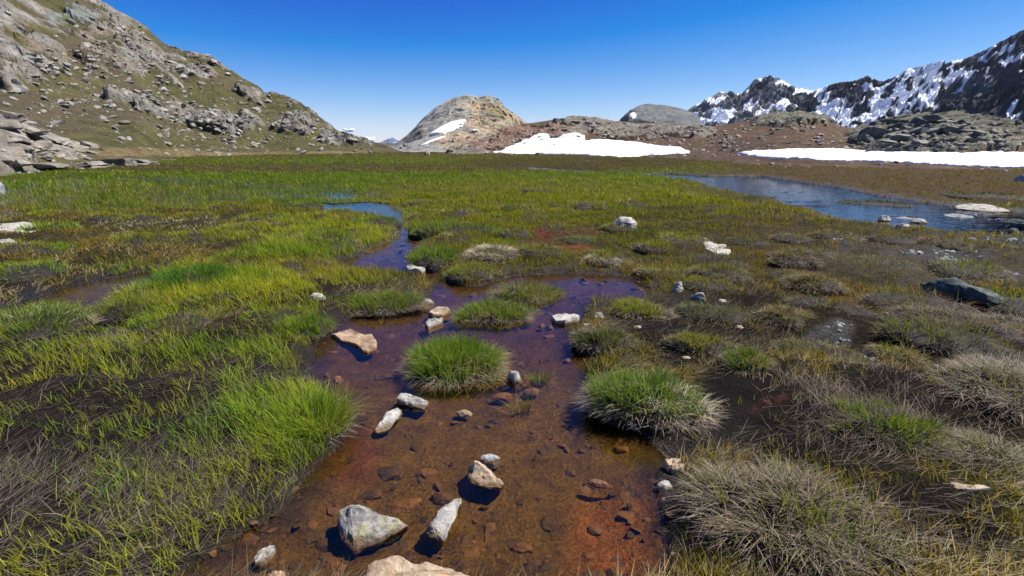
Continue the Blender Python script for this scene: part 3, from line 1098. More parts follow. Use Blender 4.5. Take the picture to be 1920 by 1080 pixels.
ls = scatter_hill(20000, 0, 765, 20, 330, ld, 1.5, 12, 7.0)
rest = place_boulders(ls, 200, 'boulder', 'hill_rock', lhill_label, 'boulder', 'boulders strewn over the grassy hillside')
rest_stones(rest, 'hillside_stones', 'hill_rock', 'small pale stones strewn over the grassy hillside', 'stones')


def rd(px, py):
    w = .22
    for cx, cy, rx, ry in [(1150, 250, 140, 16), (1330, 265, 120, 20), (1480, 230, 80, 14), (1640, 275, 160, 22), (1780, 262, 140, 26), (960, 268, 90, 20), (1250, 292, 60, 6)]:
        q = ((px - cx) / rx) ** 2 + ((py - cy) / ry) ** 2
        w = max(w, math.exp(-q * .8))
    return w * .8


rs = scatter_hill(7000, 830, 1920, 222, 325, rd, 1.8, 10, 4.5)
rest = place_boulders(rs, 90, 'boulder', 'slab_rock', rslope_label, 'boulder', 'boulders on the brown slope')
rest_stones(rest, 'slope_stones', 'slab_rock', 'small weathered stones on the brown moorland slope', 'stones')


# ---- outcrops: heaps of slabs and blocks grown from the slope
def outcrop(name, label, cat, mat, spots, dipx, flat, seed):
    random.seed(seed)
    pts = []
    root = None
    for (px, py, w, h) in spots:
        p, nn = hit(px, py)
        if p is None: 
            x, y = gpt(px, py); p = Vector((x, y, 0.03))
        if root is None:
            root = link(name, None, loc=p)
            tag(root, label, cat)
        d = (p - ORG).length
        a = w * d / FOC / 2
        b = h * d / FOC / 2
        o = link('slab', rock_mesh(random.randrange(8), mat, True), parent=root)
        o.location = p - root.location + Vector((0, a * .35, 0))
        o.scale = (a * .68, max(a * .55, b * 1.0), b * flat * .6)
        o.rotation_euler = (random.gauss(.1, .12), dipx + random.gauss(0, .1), random.gauss(0, .3))
    return root


def spots_in(poly, n, w0, w1, asp, seed):
    random.seed(seed)
    xs = [p[0] for p in poly]; ys = [p[1] for p in poly]
    out = []
    while len(out) < n:
        px, py = random.uniform(min(xs), max(xs)), random.uniform(min(ys), max(ys))
        c = False
        for i in range(len(poly)):
            (ax, ay), (bx, by) = poly[i], poly[(i + 1) % len(poly)]
            if (ay > py) != (by > py) and px < ax + (py - ay) * (bx - ax) / (by - ay): c = not c
        if c:
            w = random.uniform(w0, w1)
            out.append((px, py, w, w * asp * random.uniform(.7, 1.3)))
    return out


exec_later = []

# ------------------------------------------------------------------ rock mounds carrying the outcrops
def mound_hill(name, x0, x1, sil, base, dist, rockcol, dip, seed, amp=.25, mat='hill', base_d=None):
    def dsp(X, Y, Z, t, ix, iy):
        w = sstep(0, .15, t) * (1 - .5 * sstep(.85, 1.0, t))
        q = Z - X * dip
        a = ridged(X * .35 + seed, Y * .35, q * 1.3, 4, .6) * amp
        # stepped strata
        st = (np.abs(((q * 1.6 + fbm(X * .5, Y * .5, 0, 2)) % 1.0) - .5) - .25) * amp * 1.3
        return a * .3 * w, (-a - st) * w * .9, a * .5 * w + fbm(X * 2, Y * 2, Z * 2, 2) * .06
    def cl(X, Y, Z, t, ix, iy):
        n = fbm(X * .5, Y * .5, Z * .5 + seed, 4)
        c = np.zeros(X.shape + (3,)) + np.array(rockcol)
        c = lerp3(c, np.array(rockcol) * 1.35, sstep(0, .5, n))
        c = lerp3(c, (.10, .07, .04), sstep(.1, .55, fbm(X * .7, Y * .7, Z * 1.4 + 3, 3)) * .7)
        return c
    return hill(name, x0, x1, 200, 70, sil, base, dist, lambda t, px: 1 - (1 - t) ** 1.5, dsp, cl, M[mat], back=1.2, base_d=base_d)


mound_hill('rock_knoll', -260, 215, [(-260, 190), (-60, 196), (0, 207), (22, 213), (48, 228), (70, 240), (95, 250), (120, 262), (150, 272), (185, 280), (215, 305)],
           [(-260, 335), (0, 318), (100, 309), (170, 304), (215, 303)], [(-260, 26), (0, 34), (100, 42), (215, 46)], (.19, .175, .15), .45, 5.0, .35)
mound_hill('rock_knoll', 1560, 1960, [(1560, 262), (1590, 248), (1610, 240), (1640, 231), (1680, 222), (1735, 216), (1770, 216), (1800, 219), (1835, 226), (1870, 234), (1910, 243), (1960, 262)],
           None, [(1560, 56), (1700, 58), (1960, 56)], (.14, .135, .105), .25, 9.0, .5, base_d=[(1560, 40), (1960, 40)])
_vs, _fs, _off = [], [], 0
for V, Fc in HILL_OBS[:3] + HILL_OBS[-2:]:
    _vs.append(V); _fs.append(Fc + _off); _off += len(V)
BVH = BVHTree.FromPolygons(np.concatenate(_vs).tolist(), np.concatenate(_fs).tolist())

outcrop('rock_outcrop', 'layered grey outcrop of tilted slabs at the foot of grassy hillside', 'outcrop', 'slab_rock',
        [(8, 218, 40, 22), (-5, 232, 50, 20), (40, 238, 42, 12), (52, 230, 22, 9), (50, 246, 44, 14), (20, 256, 50, 14), (80, 258, 50, 12), (60, 268, 60, 14), (110, 268, 56, 12), (30, 274, 44, 14), (95, 280, 46, 12), (140, 277, 40, 14),
         (165, 276, 36, 18), (10, 290, 50, 22), (70, 287, 30, 9), (115, 288, 34, 8), (150, 283, 36, 8)] + spots_in([(0, 225), (60, 240), (180, 285), (150, 300), (0, 300)], 80, 10, 30, .3, 3), .32, .9, 3)
outcrop('rock_outcrop', 'lichen-covered outcrop of big stacked blocks above the long snow patch', 'outcrop', 'block_rock',
        [(1640, 245, 36, 22), (1660, 252, 44, 24), (1690, 240, 44, 20), (1700, 262, 56, 24), (1668, 270, 50, 18), (1630, 262, 34, 20), (1725, 250, 50, 24), (1745, 232, 44, 16), (1760, 250, 40, 24), (1715, 278, 40, 12), (1740, 270, 40, 14),
         (1790, 245, 46, 20), (1770, 228, 50, 14), (1610, 268, 30, 14), (1650, 283, 40, 10), (1690, 284, 44, 10), (1600, 276, 22, 10), (1676, 229, 36, 12)] + spots_in([(1590, 265), (1640, 235), (1740, 220), (1840, 232), (1860, 270), (1700, 288), (1600, 285)], 70, 8, 26, .5, 5), .15, 1.0, 5)
outcrop('rock_outcrop', 'dark craggy outcrop rising over the snow patch below the rocky dome', 'outcrop', 'block_rock',
        [(1045, 228, 22, 18), (1062, 230, 24, 20), (1082, 232, 26, 16), (1030, 236, 18, 14), (1104, 232, 22, 12), (1122, 233, 18, 9), (1000, 238, 16, 14), (1060, 243, 24, 9)], .1, 1.0, 6)

flagstones = [(70, 313, 60, 8), (150, 311, 50, 7), (215, 306, 46, 10), (262, 312, 36, 8), (30, 322, 50, 7), (110, 320, 70, 7), (180, 319, 40, 6), (310, 303, 30, 5), (250, 303, 40, 5), (20, 307, 30, 8), (345, 301, 22, 4)]
for i, (px, py, w, h) in enumerate(flagstones):
    p, n = hit(px, py)
    if p is None or py > 316:
        x, y = gpt(px, py); p = Vector((x, y, 0.06))
    d = (p - ORG).length
    o = link('flagstone', rock_mesh(i % 8, 'slab_rock', True))
    o.location = p + Vector((0, .2, 0.0))
    o.scale = (w * d / FOC / 2, w * d / FOC / 2 * .8, max(h * d / FOC * .6, .1))
    o.rotation_euler = (random.gauss(0, .06), random.gauss(0, .06), random.uniform(-.3, .3))
    tag(o, 'pale flat rock slab at the meadow edge below the layered outcrop', 'rock', 'flat slabs at the foot of the layered outcrop')


# ---- snow patches lying on the slopes
def pip(poly, x, y):
    ins = np.zeros(x.shape, bool)
    for i in range(len(poly)):
        (ax, ay), (bx, by) = poly[i], poly[(i + 1) % len(poly)]
        if ay == by: continue
        ins ^= ((ay > y) != (by > y)) & (x < ax + (y - ay) * (bx - ax) / (by - ay))
    return ins


def snow_patch(label, poly, thick, step=2.0, jitter=1.5, seed=0, group=None, smooth=30):
    xs = [p[0] for p in poly]; ys = [p[1] for p in poly]
    sy = 0.5
    X, Y = np.meshgrid(np.arange(min(xs) - 4, max(xs) + 4, step), np.arange(min(ys) - 3, max(ys) + 3, sy))
    jx = X + fbm(X * .05, Y * .2, seed, 3) * jitter * 3
    jy = Y + fbm(X * .06, Y * .2, seed + 5, 3) * jitter
    ins = pip(poly, jx, jy)
    # distance from the rim, counted in grid steps
    dep = np.zeros(X.shape)
    cur = ins.copy()
    for k in range(9):
        dep += cur
        e = cur.copy()
        e[1:] &= cur[:-1]; e[:-1] &= cur[1:]; e[:, 1:] &= cur[:, :-1]; e[:, :-1] &= cur[:, 1:]
        cur = e
    rim = ins.copy()
    rim[1:] |= ins[:-1]; rim[:-1] |= ins[1:]; rim[:, 1:] |= ins[:, :-1]; rim[:, :-1] |= ins[:, 1:]
    D = np.full(X.shape, np.nan)
    for i in range(X.shape[0]):
        for j in range(X.shape[1]):
            if not rim[i, j]: continue
            p, n = hit(X[i, j], Y[i, j])
            dh = math.hypot(p.x, p.y) if p is not None else 1e9
            if Y[i, j] > 275:
                gx, gy = gpt(X[i, j], Y[i, j], .05)
                dh = min(dh, math.hypot(gx, gy))
            if dh < 1e8: D[i, j] = dh
    D = np.log(D)
    for it in range(smooth):
        acc = np.zeros(D.shape); cnt = np.zeros(D.shape)
        for di in (-1, 0, 1):
            for dj in (-1, 0, 1):
                sft = np.roll(np.roll(D, di, 0), dj, 1)
                ok = ~np.isnan(sft)
                acc[ok] += sft[ok]; cnt[ok] += 1
        D = np.where(np.isnan(D), np.nan, acc / np.maximum(cnt, 1))
    D = np.exp(D)
    idx = -np.ones(X.shape, int)
    V = []
    for i, j in zip(*np.nonzero(rim & ~np.isnan(D))):
        x_, y_, z_ = at_dist(X[i, j], Y[i, j], D[i, j])
        k = min(dep[i, j], 8) / 8
        z = thick * (math.sqrt(k) if k > 0 else -.5)
        idx[i, j] = len(V)
        V.append((float(x_), float(y_) - z * .15, float(z_) + z * .5))
    q = np.stack([idx[:-1, :-1], idx[:-1, 1:], idx[1:, 1:], idx[1:, :-1]], -1).reshape(-1, 4)
    q = q[(q >= 0).all(1)]
    V = np.array(V)
    # never bridge two crests
    dd = np.linalg.norm(V[q] - V[np.roll(q, 1, 1)], axis=2).max(1)
    q = q[dd < 14.0]
    c = V.mean(0)
    me = np_mesh('snow_patch', V - c, q, None, True)
    return tag(link('snow_patch', me, M['snow'], loc=c), label, 'snow patch', group)


snow_patch('long narrow snow patch lying below the blocky outcrop beyond the pond', [(1380, 289), (1400, 284), (1450, 282), (1500, 279.5), (1580, 280), (1640, 285), (1700, 286), (1800, 288), (1870, 286), (1925, 287), (1990, 287), (1990, 317), (1925, 316), (1860, 316), (1760, 311), (1700, 307), (1600, 303), (1540, 302), (1500, 299), (1440, 298), (1400, 293)], .28, 1.2, 1.6, 1)
snow_patch('broad snow patch with rocks poking through below the dark craggy outcrop', [(922, 287), (945, 280), (970, 268), (1000, 255), (1018, 250), (1030, 253), (1028, 261), (1048, 259), (1055, 252), (1075, 250), (1088, 250), (1096, 256), (1095, 264), (1120, 262), (1180, 265), (1225, 272), (1270, 276), (1290, 283), (1295, 290), (1270, 290), (1250, 292), (1200, 295), (1160, 297), (1100, 292), (1020, 290), (970, 290)], .3, 1.0, 1.6, 2)
snow_patch('slanting snow patch high on the pale rocky dome', [(804, 253), (822, 240), (840, 231), (856, 226), (873, 225), (868, 238), (845, 248), (835, 253)], .5, 1.5, .6, 3)
snow_patch('thin snow tongue low on the pale rocky dome', [(786, 273), (810, 262), (835, 255), (832, 260), (812, 268), (790, 274)], .4, 1.2, .4, 4)
snow_patch('tiny snow scrap on the right shoulder of rocky dome', [(884, 244), (890, 242), (898, 245), (896, 247), (888, 246.5)], .3, 1.0, .2, 5)
snow_patch('tiny snow scrap at the foot of rocky dome', [(829, 287), (843, 281), (844, 283), (834, 288)], .3, 1.0, .2, 6)

# ------------------------------------------------------------------ blades of grass
def blades(root, dirh, lean, length, width, droop, c0, c1, seg=2, yaw=None):
    """root (n,3); dirh heading of the lean; lean tan of the tilt; droop extra bend towards the tip"""
    n = len(root)
    ux, uy = np.cos(dirh), np.sin(dirh)
    up = 1 / np.sqrt(1 + lean ** 2)
    hz = lean * up
    if yaw is None:
        yaw = RNG.uniform(0, 2 * np.pi, n)
    sx, sy = np.cos(yaw), np.sin(yaw)
    nv = 2 * seg + 1
    V = np.zeros((n, nv, 3), np.float32)
    C = np.zeros((n, nv, 3), np.float32)
    for s in range(seg + 1):
        t = s / seg
        h = length * (hz * t + droop * t * t)
        z = length * (up * t - droop * .75 * t * t * np.minimum(1, lean + .35))
        px, py, pz = root[:, 0] + ux * h, root[:, 1] + uy * h, root[:, 2] + z
        w = width * (1 - t) ** .6 * .5
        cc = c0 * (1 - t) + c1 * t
        if s < seg:
            V[:, 2 * s] = np.stack([px - sx * w, py - sy * w, pz], -1)
            V[:, 2 * s + 1] = np.stack([px + sx * w, py + sy * w, pz], -1)
            C[:, 2 * s] = cc; C[:, 2 * s + 1] = cc
        else:
            V[:, 2 * s] = np.stack([px, py, pz], -1)
            C[:, 2 * s] = cc
    b = (np.arange(n) * nv)[:, None]
    quads = np.concatenate([b + np.array([2 * s, 2 * s + 1, 2 * s + 3, 2 * s + 2]) for s in range(seg - 1)]) if seg > 1 else np.zeros((0, 4), int)
    tris = b + np.array([2 * seg - 2, 2 * seg - 1, 2 * seg])
    return V.reshape(-1, 3), quads, tris, C.reshape(-1, 3)


def blade_mesh(name, parts):
    vs_, qs, ts, cs, off = [], [], [], [], 0
    for V, q, t, C in parts:
        vs_.append(V); qs.append(q + off); ts.append(t + off); cs.append(C); off += len(V)
    return np_mesh(name, np.concatenate(vs_), [np.concatenate(qs), np.concatenate(ts)], np.concatenate(cs), True)


def vary(c, n, amt=.25):
    c = np.broadcast_to(c, (n, 3)) * (1 + RNG.normal(0, amt, (n, 1)))
    return np.clip(c * (1 + RNG.normal(0, amt * .3, (n, 3))), .004, .8)


def sample_polar(n, r0, r1, azmax=52):
    r = r0 * (r1 / r0) ** RNG.random(n)
    a = np.radians(RNG.uniform(-azmax, azmax, n))
    return r * np.sin(a), r * np.cos(a), r


def stand(x, y, sd_min=0.0, marsh=False):
    sd = lookup(SD, x, y)
    ok = sd > sd_min
    return ok, sd


def grass_layer(name, label, n, r0, r1, kind, seg, tuft, wid, lfac=1.0, sdmin=.015, mat='blade'):
    x, y, r = sample_polar(n, r0, r1)
    f = field(x, y)
    sd = lookup(SD, x, y)
    clump = fbm(x * 4.0, y * 4.0, 1.5, 2) if kind == 'green' else fbm(x * 2.5, y * 2.5, 6.5, 2)
    patch = fbm(x * 1.3, y * 1.3, 71.0, 3)
    dens = (f['dg'] if kind == 'green' else f['dt']) * (0.72 + 1.2 * clump + (.9 if kind == 'green' else -.4) * patch)
    if kind == 'thatch':
        dens = np.where(f['dt'] > .15, np.maximum(dens, .2), dens)
    ok = (RNG.random(n) < dens) & (sd > sdmin)
    if kind == 'green':      # sedge standing in the marsh and the pond margin
        mar = (lookup(SDS['marsh'], x, y) < 0.05) & (RNG.random(n) < .62 + .8 * fbm(x * .5, y * .8, 4, 3))
        ppx, _ = proj(x, y, 0 * x)
        mar &= ~((ppx > 545) & (lookup(SDS['stream'], x, y) < .1))
        ok |= mar
    x, y, r = x[ok], y[ok], r[ok]
    f = {k: v[ok] for k, v in f.items()}
    m = len(x)
    k = tuft
    rep = lambda v: np.repeat(v, k)
    head0 = RNG.uniform(0, 2 * np.pi, m)
    if kind == 'green':
        spread = .016 * np.maximum(1, r / 5)
        bx = rep(x) + RNG.normal(0, 1, m * k) * rep(spread)
        by = rep(y) + RNG.normal(0, 1, m * k) * rep(spread)
        lean = np.abs(RNG.normal(.25, .3, m * k))
        head = RNG.uniform(0, 2 * np.pi, m * k) * .5 + rep(head0) * .5 + .4
        L = rep(f['len']) * RNG.uniform(.5, 1.35, m * k) * lfac * rep(1 + .5 * np.clip(fbm(x * 1.3, y * 1.3, 71.0, 3), -1, 1))
        droop = RNG.uniform(.0, .45, m * k)
        g = np.stack([rep(f['gr']), rep(f['gg']), rep(f['gb'])], -1)
        hue = rep(np.clip(fbm(x * 1.3, y * 1.3, 40, 2) * 1.2 + RNG.normal(0, .3, m), -1, 1))
        g = g * (1 + hue[:, None] * np.array([.45, .2, .1]))
        dead = RNG.random(m * k) < .13
        g[dead] = np.stack([rep(f['tr']), rep(f['tg']), rep(f['tb'])], -1)[dead]
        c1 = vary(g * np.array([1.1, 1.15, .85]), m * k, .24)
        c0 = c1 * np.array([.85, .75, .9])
    else:
        bx = rep(x) + RNG.normal(0, .02, m * k)
        by = rep(y) + RNG.normal(0, .02, m * k)
        flow = 3.0 * fbm(x * .8, y * .8, 21, 2)     # matted grass lies in swathes
        head = rep(flow) + RNG.normal(0, .75, m * k)
        lean = np.abs(RNG.normal(2.6, 1.3, m * k)) + .5
        L = RNG.uniform(.05, .15, m * k) * lfac
        droop = RNG.uniform(-.02, .12, m * k)
        g = np.stack([rep(f['tr']), rep(f['tg']), rep(f['tb'])], -1)
        c1 = vary(g, m * k, .3)
        c0 = c1 * .8
    bz = lookup(GZ, bx, by)
    bz = np.where(lookup(SD, bx, by) < 0, np.maximum(bz, -.02), bz) - .004
    W = wid * rep(np.maximum(1, r / 4.0)) * RNG.uniform(.7, 1.3, m * k)
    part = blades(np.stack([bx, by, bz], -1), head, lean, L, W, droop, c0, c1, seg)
    me = blade_mesh(name, [part])
    return tag(link(name, me, M[mat]), label, 'grass', None, 'stuff')


grass_layer('thatch', 'matted dead grey grass lying flat over the dark peat', 60000, 1.1, 9.0, 'thatch', 2, 3, .0028, 1.0, .03, 'dry')
grass_layer('grass', 'fresh green sedge shoots sprouting through the near meadow', 28000, 1.1, 5.5, 'green', 3, 5, .0042, 1.0, .02)
grass_layer('grass', 'yellow-green sedge carpet of the middle meadow', 50000, 4.5, 13.0, 'green', 2, 5, .0042, 1.0, .02)
grass_layer('grass', 'deep green sedge of the far flooded meadow', 70000, 11.0, 62.0, 'green', 1, 4, .0042, 1.25, .02)
grass_layer('thatch', 'bleached dead grass among the far sedge', 26000, 7.0, 50.0, 'thatch', 1, 3, .0036, 1.2, .03, 'dry')


# ------------------------------------------------------------------ tussocks
def tussock(px, py, w, h, green, label, gcol=LUSH, dcol=STRAW, skirt=.5, dryside=0.0, nb=None, tall=1.0, drytop=0.0, group=None, ln=None):
    """px,py: middle of the lower edge in the photograph; w,h: size there; green: share of live blades"""
    cx0, cy0 = gpt(px, py)
    d = math.hypot(cx0, cy0)
    sl = math.hypot(d, CAM_H)
    R = w * sl / FOC / 2 * .92
    ang = math.atan2(CAM_H, d)
    hm = h * sl / FOC
    H = min(max(hm * .36, .045), R * .75) * tall          # crown height of the mound
    ln = ln or min(max(hm * .26, .05), .092)
    R = max(R - ln * .6, R * .6)
    ry = min(max((hm - (H + ln * .6) * math.cos(ang)) / max(math.sin(ang), .12) / 2, R * .45), R * 1.15)
    hd = Vector((cx0, cy0)).normalized()
    cx, cy = cx0 + hd.x * ry * .85, cy0 + hd.y * ry * .85
    cz = max(float(lookup(GZ, cx, cy)), -.02) - .01
    if px > 1300:
        dcol = tuple(v * .68 for v in dcol)      # dry blades on the right-hand bog are darker
    if nb is not None and nb <= 200:
        cz = float(lookup(GZ, cx, cy))
        H *= .2
    root = link('tussock', None, loc=(cx, cy, cz))
    tag(root, label, 'tussock', group)
    perp = Vector((hd.y, -hd.x))
    sd = random.uniform(0, 50)

    def surf(a, q):
        k = 1 + .36 * fbm(np.cos(a) * 1.2 + sd, np.sin(a) * 1.2, 0, 2)
        lx, ly = np.cos(a) * q * R * k, np.sin(a) * q * ry * k
        z = H * np.sqrt(np.clip(1 - q ** 2.2, 0, 1)) * (.82 + .25 * fbm(lx * 5 + sd, ly * 5, 1, 2)) 
        return perp.x * lx + hd.x * ly, perp.y * lx + hd.y * ly, z, lx / R
    # peat mound
    na, nq = 26, 8
    a = np.linspace(0, 2 * np.pi, na, endpoint=False)
    V = [(0, 0, H * .85)]
    for q in np.linspace(.2, .97, nq):
        x, y, z, _ = surf(a, np.full(na, q))
        V += list(zip(x, y, z * .93))
    x, y, z, _ = surf(a, np.full(na, .99))
    V += list(zip(x, y, z * 0 - .05))
    V = np.array(V)
    tr = np.array([[0, 1 + i, 1 + (i + 1) % na] for i in range(na)])
    qd = np.array([[1 + r_ * na + i, 1 + (r_ + 1) * na + i, 1 + (r_ + 1) * na + (i + 1) % na, 1 + r_ * na + (i + 1) % na] for r_ in range(nq) for i in range(na)])
    if nb is None or nb > 200:
        link('peat_mound', np_mesh('peat_mound', V, [qd, tr], None, True), M['mound'], root)
    px_area = w * h
    n = nb or int(np.clip(px_area * .24, 320, 5200))
    wid = .0042 * max(1, sl / 4.0)

    def crown(n, kind):
        K = max(n // 28, 8)
        ci = RNG.integers(0, K, n)
        ca, cq = RNG.uniform(0, 2 * np.pi, K), np.sqrt(RNG.random(K))
        jt = max(.07, .75 / math.sqrt(K))
        bx_ = np.cos(ca[ci]) * cq[ci] + RNG.normal(0, jt, n)
        by_ = np.sin(ca[ci]) * cq[ci] + RNG.normal(0, jt, n)
        a, q = np.arctan2(by_, bx_), np.minimum(np.hypot(bx_, by_), 1.0)
        cdev, clen, cln = RNG.normal(0, .7, K)[ci], RNG.uniform(.65, 1.3, K)[ci], RNG.normal(0, .18, K)[ci]
        if kind == 'skirt':
            q = RNG.uniform(.84, 1.0, n)
        x, y, z, side = surf(a, q)
        out = np.arctan2(y, x) + RNG.normal(0, .45, n) + (cdev if kind != 'skirt' else 0)
        if kind == 'green':
            lean = .04 + .5 * q ** 2.5 + np.abs(RNG.normal(0, .22, n))
            L = ln * RNG.uniform(.55, 1.25, n)
            dr = RNG.uniform(.0, .35, n) * (.4 + q)
            out = out + RNG.normal(0, .6, n)
        elif kind == 'dry':
            lean = .25 + .8 * q ** 2 + np.abs(RNG.normal(0, .6, n))
            out = out + RNG.normal(0, .8, n) + 1.2 * fbm(x * 7 + sd, y * 7, 3, 2)
            L = ln * RNG.uniform(.5, 1.15, n)
            dr = RNG.uniform(.2, .75, n)
        else:
            lean = RNG.uniform(.8, 2.6, n)
            L = ln * RNG.uniform(.35, .9, n)
            dr = RNG.uniform(.3, .9, n)
            z = z * RNG.uniform(.25, 1.1, n)
        if kind != 'skirt':
            L, lean = L * clen, np.maximum(lean + cln, .0)
        return np.stack([x, y, np.maximum(z, .0)], -1), out, lean, L, dr, side, q

    ng = int(n * green)
    ndry = max(n - ng, 30)
    if ng > 20:
        P, out, lean, L, dr, side, q = crown(ng, 'green')
        keep = RNG.random(ng) > np.clip(side * dryside * 1.4, 0, .95) if dryside else np.ones(ng, bool)
        P, out, lean, L, dr = P[keep], out[keep], lean[keep], L[keep], dr[keep]
        hue = fbm(P[:, 0] * 8 + sd, P[:, 1] * 8, 0, 2)
        g = np.array(gcol) * (1 + hue[:, None] * np.array([.4, .12, .1]))
        tip = vary(g * np.array([1.1, 1.2, .8]), len(P), .2)
        b0 = tip * .55 + np.array(dcol) * .22
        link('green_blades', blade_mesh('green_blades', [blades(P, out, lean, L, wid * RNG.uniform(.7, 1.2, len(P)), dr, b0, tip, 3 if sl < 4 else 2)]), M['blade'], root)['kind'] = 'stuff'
    P, out, lean, L, dr, side, q = crown(ndry, 'dry')
    if dryside:
        keep = RNG.random(ndry) < np.clip(.5 + side * dryside * 1.2, .08, 1)
        P, out, lean, L, dr = P[keep], out[keep], lean[keep], L[keep], dr[keep]
    tip = vary(np.array(dcol), len(P), .25)
    link('dry_blades', blade_mesh('dry_blades', [blades(P, out, lean, L, wid * .9, dr, tip * .75, tip, 3 if sl < 4 else 2)]), M['dry'], root)['kind'] = 'stuff'
    ns = int(n * skirt * .5)
    if ns > 20:
        P, out, lean, L, dr, side, q = crown(ns, 'skirt')
        tip = vary(np.array((.26, .21, .17)), ns, .3)
        link('skirt', blade_mesh('skirt', [blades(P, out, lean, L, wid * .8, dr, tip * .7, tip, 3 if sl < 4 else 2)]), M['dry'], root)['kind'] = 'stuff'
    return root


PALE = (.42, .36, .26)
DARKOL = (.075, .085, .03)
T = tussock
T(852, 714, 246, 122, .85, 'round bright green tussock standing alone in the rust-brown stream', (.10, .165, .02), skirt=.9)
T(926, 606, 196, 66, .8, 'pale-skirted green tussock beside three flat stones in the stream', (.11, .155, .03), skirt=.9)
T(987, 567, 168, 62, .7, 'olive tussock touching the back of the pale-skirted one', (.12, .13, .03), skirt=.5)
T(880, 533, 112, 42, .8, 'small green tussock where the blue channel turns', (.13, .16, .025), skirt=.3)
T(1212, 812, 255, 128, .75, 'big tussock half green half bleached above a pale cube-shaped stone', (.095, .145, .025), PALE, skirt=.5, dryside=.6)
T(925, 503, 125, 58, .12, 'bleached straw-coloured tussock beside a lush green one', OLIVE, PALE, skirt=.5)
T(820, 508, 122, 62, .92, 'lush green tussock on the bend of blue channel', (.085, .15, .018), skirt=.3)
T(1200, 612, 134, 50, .75, 'yellow-green tussock on the right bank of stream', (.15, .165, .025), skirt=.5)
T(1132, 670, 148, 62, .55, 'dark olive tussock with a white stone behind it', DARKOL, GREY, skirt=.5)
T(1012, 713, 62, 24, .8, 'small sprig of green sedge in the stream between tussocks', (.1, .13, .03), skirt=.0, nb=130, ln=.11)
T(976, 764, 62, 28, .6, 'thin sprig of sedge beside a flat brown stone', (.09, .11, .03), skirt=.0, nb=90, ln=.12)
T(1128, 508, 92, 34, .3, 'low bleached ring-shaped tussock near the red seep', OLIVE, PALE, skirt=.8)
T(1396, 738, 104, 66, .5, 'olive tussock with dry skirt alone on black mud', (.1, .125, .035), STRAW, skirt=.8)
T(1515, 568, 112, 50, .12, 'rounded straw tussock above the orange seep', OLIVE, STRAW, skirt=.7)
T(1464, 632, 124, 54, .15, 'straw tussock below the orange seep', OLIVE, STRAW, skirt=.7)
T(1345, 545, 134, 50, .35, 'dry olive tussock behind the small white stones', (.11, .11, .035), STRAW, skirt=.5)
T(1485, 516, 112, 44, .15, 'brown withered tussock behind the rounded straw tussock', OLIVE, (.24, .175, .11), skirt=.5)
T(1700, 598, 110, 48, .4, 'olive-brown tussock at the left end of long dark boulder', (.11, .105, .035), (.27, .21, .14), skirt=.6)
T(1775, 665, 190, 54, .12, 'wide dead-grass tussock below the long dark boulder', OLIVE, (.27, .22, .17), skirt=.4)
T(1882, 660, 120, 56, .1, 'greyish dead-grass hummock right of the wide dead tussock', OLIVE, (.28, .23, .18), skirt=.4)
T(1670, 702, 96, 48, .3, 'yellowish dry tussock beside the grey gravel patch', (.16, .15, .04), (.33, .26, .14), skirt=.5)
T(1462, 1108, 390, 225, .16, 'huge dead-grass tussock with a bare rusty hollow on black mud', (.13, .15, .02), (.27, .215, .15), skirt=.35, tall=.7, nb=3600)
T(1640, 880, 190, 90, .35, 'low mixed tussock with green shoots behind the huge dead one', (.12, .15, .03), GREY, skirt=.3, tall=.7)
T(1865, 790, 190, 110, .06, 'broad bleached hummock of dead grass', OLIVE, (.34, .29, .22), skirt=.4, tall=.7)
T(1850, 905, 150, 70, .08, 'low spread of combed dead grass beyond the pale flat stone', OLIVE, (.32, .28, .19), skirt=.3, tall=.6)
T(1090, 467, 104, 28, .75, 'low green tussock beside the red seep', (.09, .13, .02), skirt=.4)
T(1275, 472, 110, 30, .6, 'yellow-green tussock beside the forked pale stone', (.14, .15, .025), STRAW, skirt=.3)
T(1235, 530, 118, 28, .6, 'low green tussock at the tip of right-hand channel', (.12, .135, .025), STRAW, skirt=.3)
T(850, 450, 190, 42, .9, 'long green hummock between channel and far meadow', (.11, .155, .02), skirt=.2)
T(604, 480, 175, 60, .9, 'bright yellow-green bank hummock over the blue channel', (.16, .2, .022), skirt=.3)
T(700, 432, 110, 30, .9, 'green hummock fringing the little blue pool', (.13, .17, .022), skirt=.2)
T(510, 388, 98, 18, .9, 'narrow dark green islet tussock beside the blue pool', (.07, .105, .014), skirt=.2)
T(362, 560, 168, 66, .97, 'lush blue-green tussock standing out from yellowish grass', (.06, .14, .02), skirt=.1)
T(238, 606, 132, 50, .7, 'tussock with a dark dead hollow beside the small brook', (.13, .15, .025), GREY, skirt=.4)
T(72, 650, 175, 66, .85, 'green tussock with a bleached crown on the brook side', (.11, .16, .02), PALE, skirt=.3, nb=2200)
T(722, 592, 196, 58, .85, 'shaggy green point of grass jutting into the stream', (.11, .145, .025), skirt=.8)
T(598, 842, 175, 135, .95, 'tall bright yellow-green tuft overhanging the stream bank', (.16, .205, .025), skirt=.1, tall=.35, ln=.13, nb=1500)
T(572, 646, 116, 66, .95, 'green tuft on the bank behind the tan slab', (.12, .17, .022), skirt=.2)
T(1345, 402, 80, 24, .3, 'brown tussock at the near pond edge', OLIVE, (.22, .16, .1), skirt=.3)
T(1418, 382, 90, 22, .6, 'dark green tussock at the pond corner', (.08, .1, .02), BROWN, skirt=.2)
T(1000, 368, 84, 13, .8, 'low yellowish hummock in the far meadow', (.14, .15, .03), skirt=.2)
T(1640, 385, 120, 16, .7, 'dark green fringe tussock on the far pond bank', (.07, .09, .016), BROWN, skirt=.1, nb=500)
T(1840, 382, 130, 18, .6, 'olive tussock behind the long white pond stone', (.1, .1, .02), BROWN, skirt=.1, nb=500)

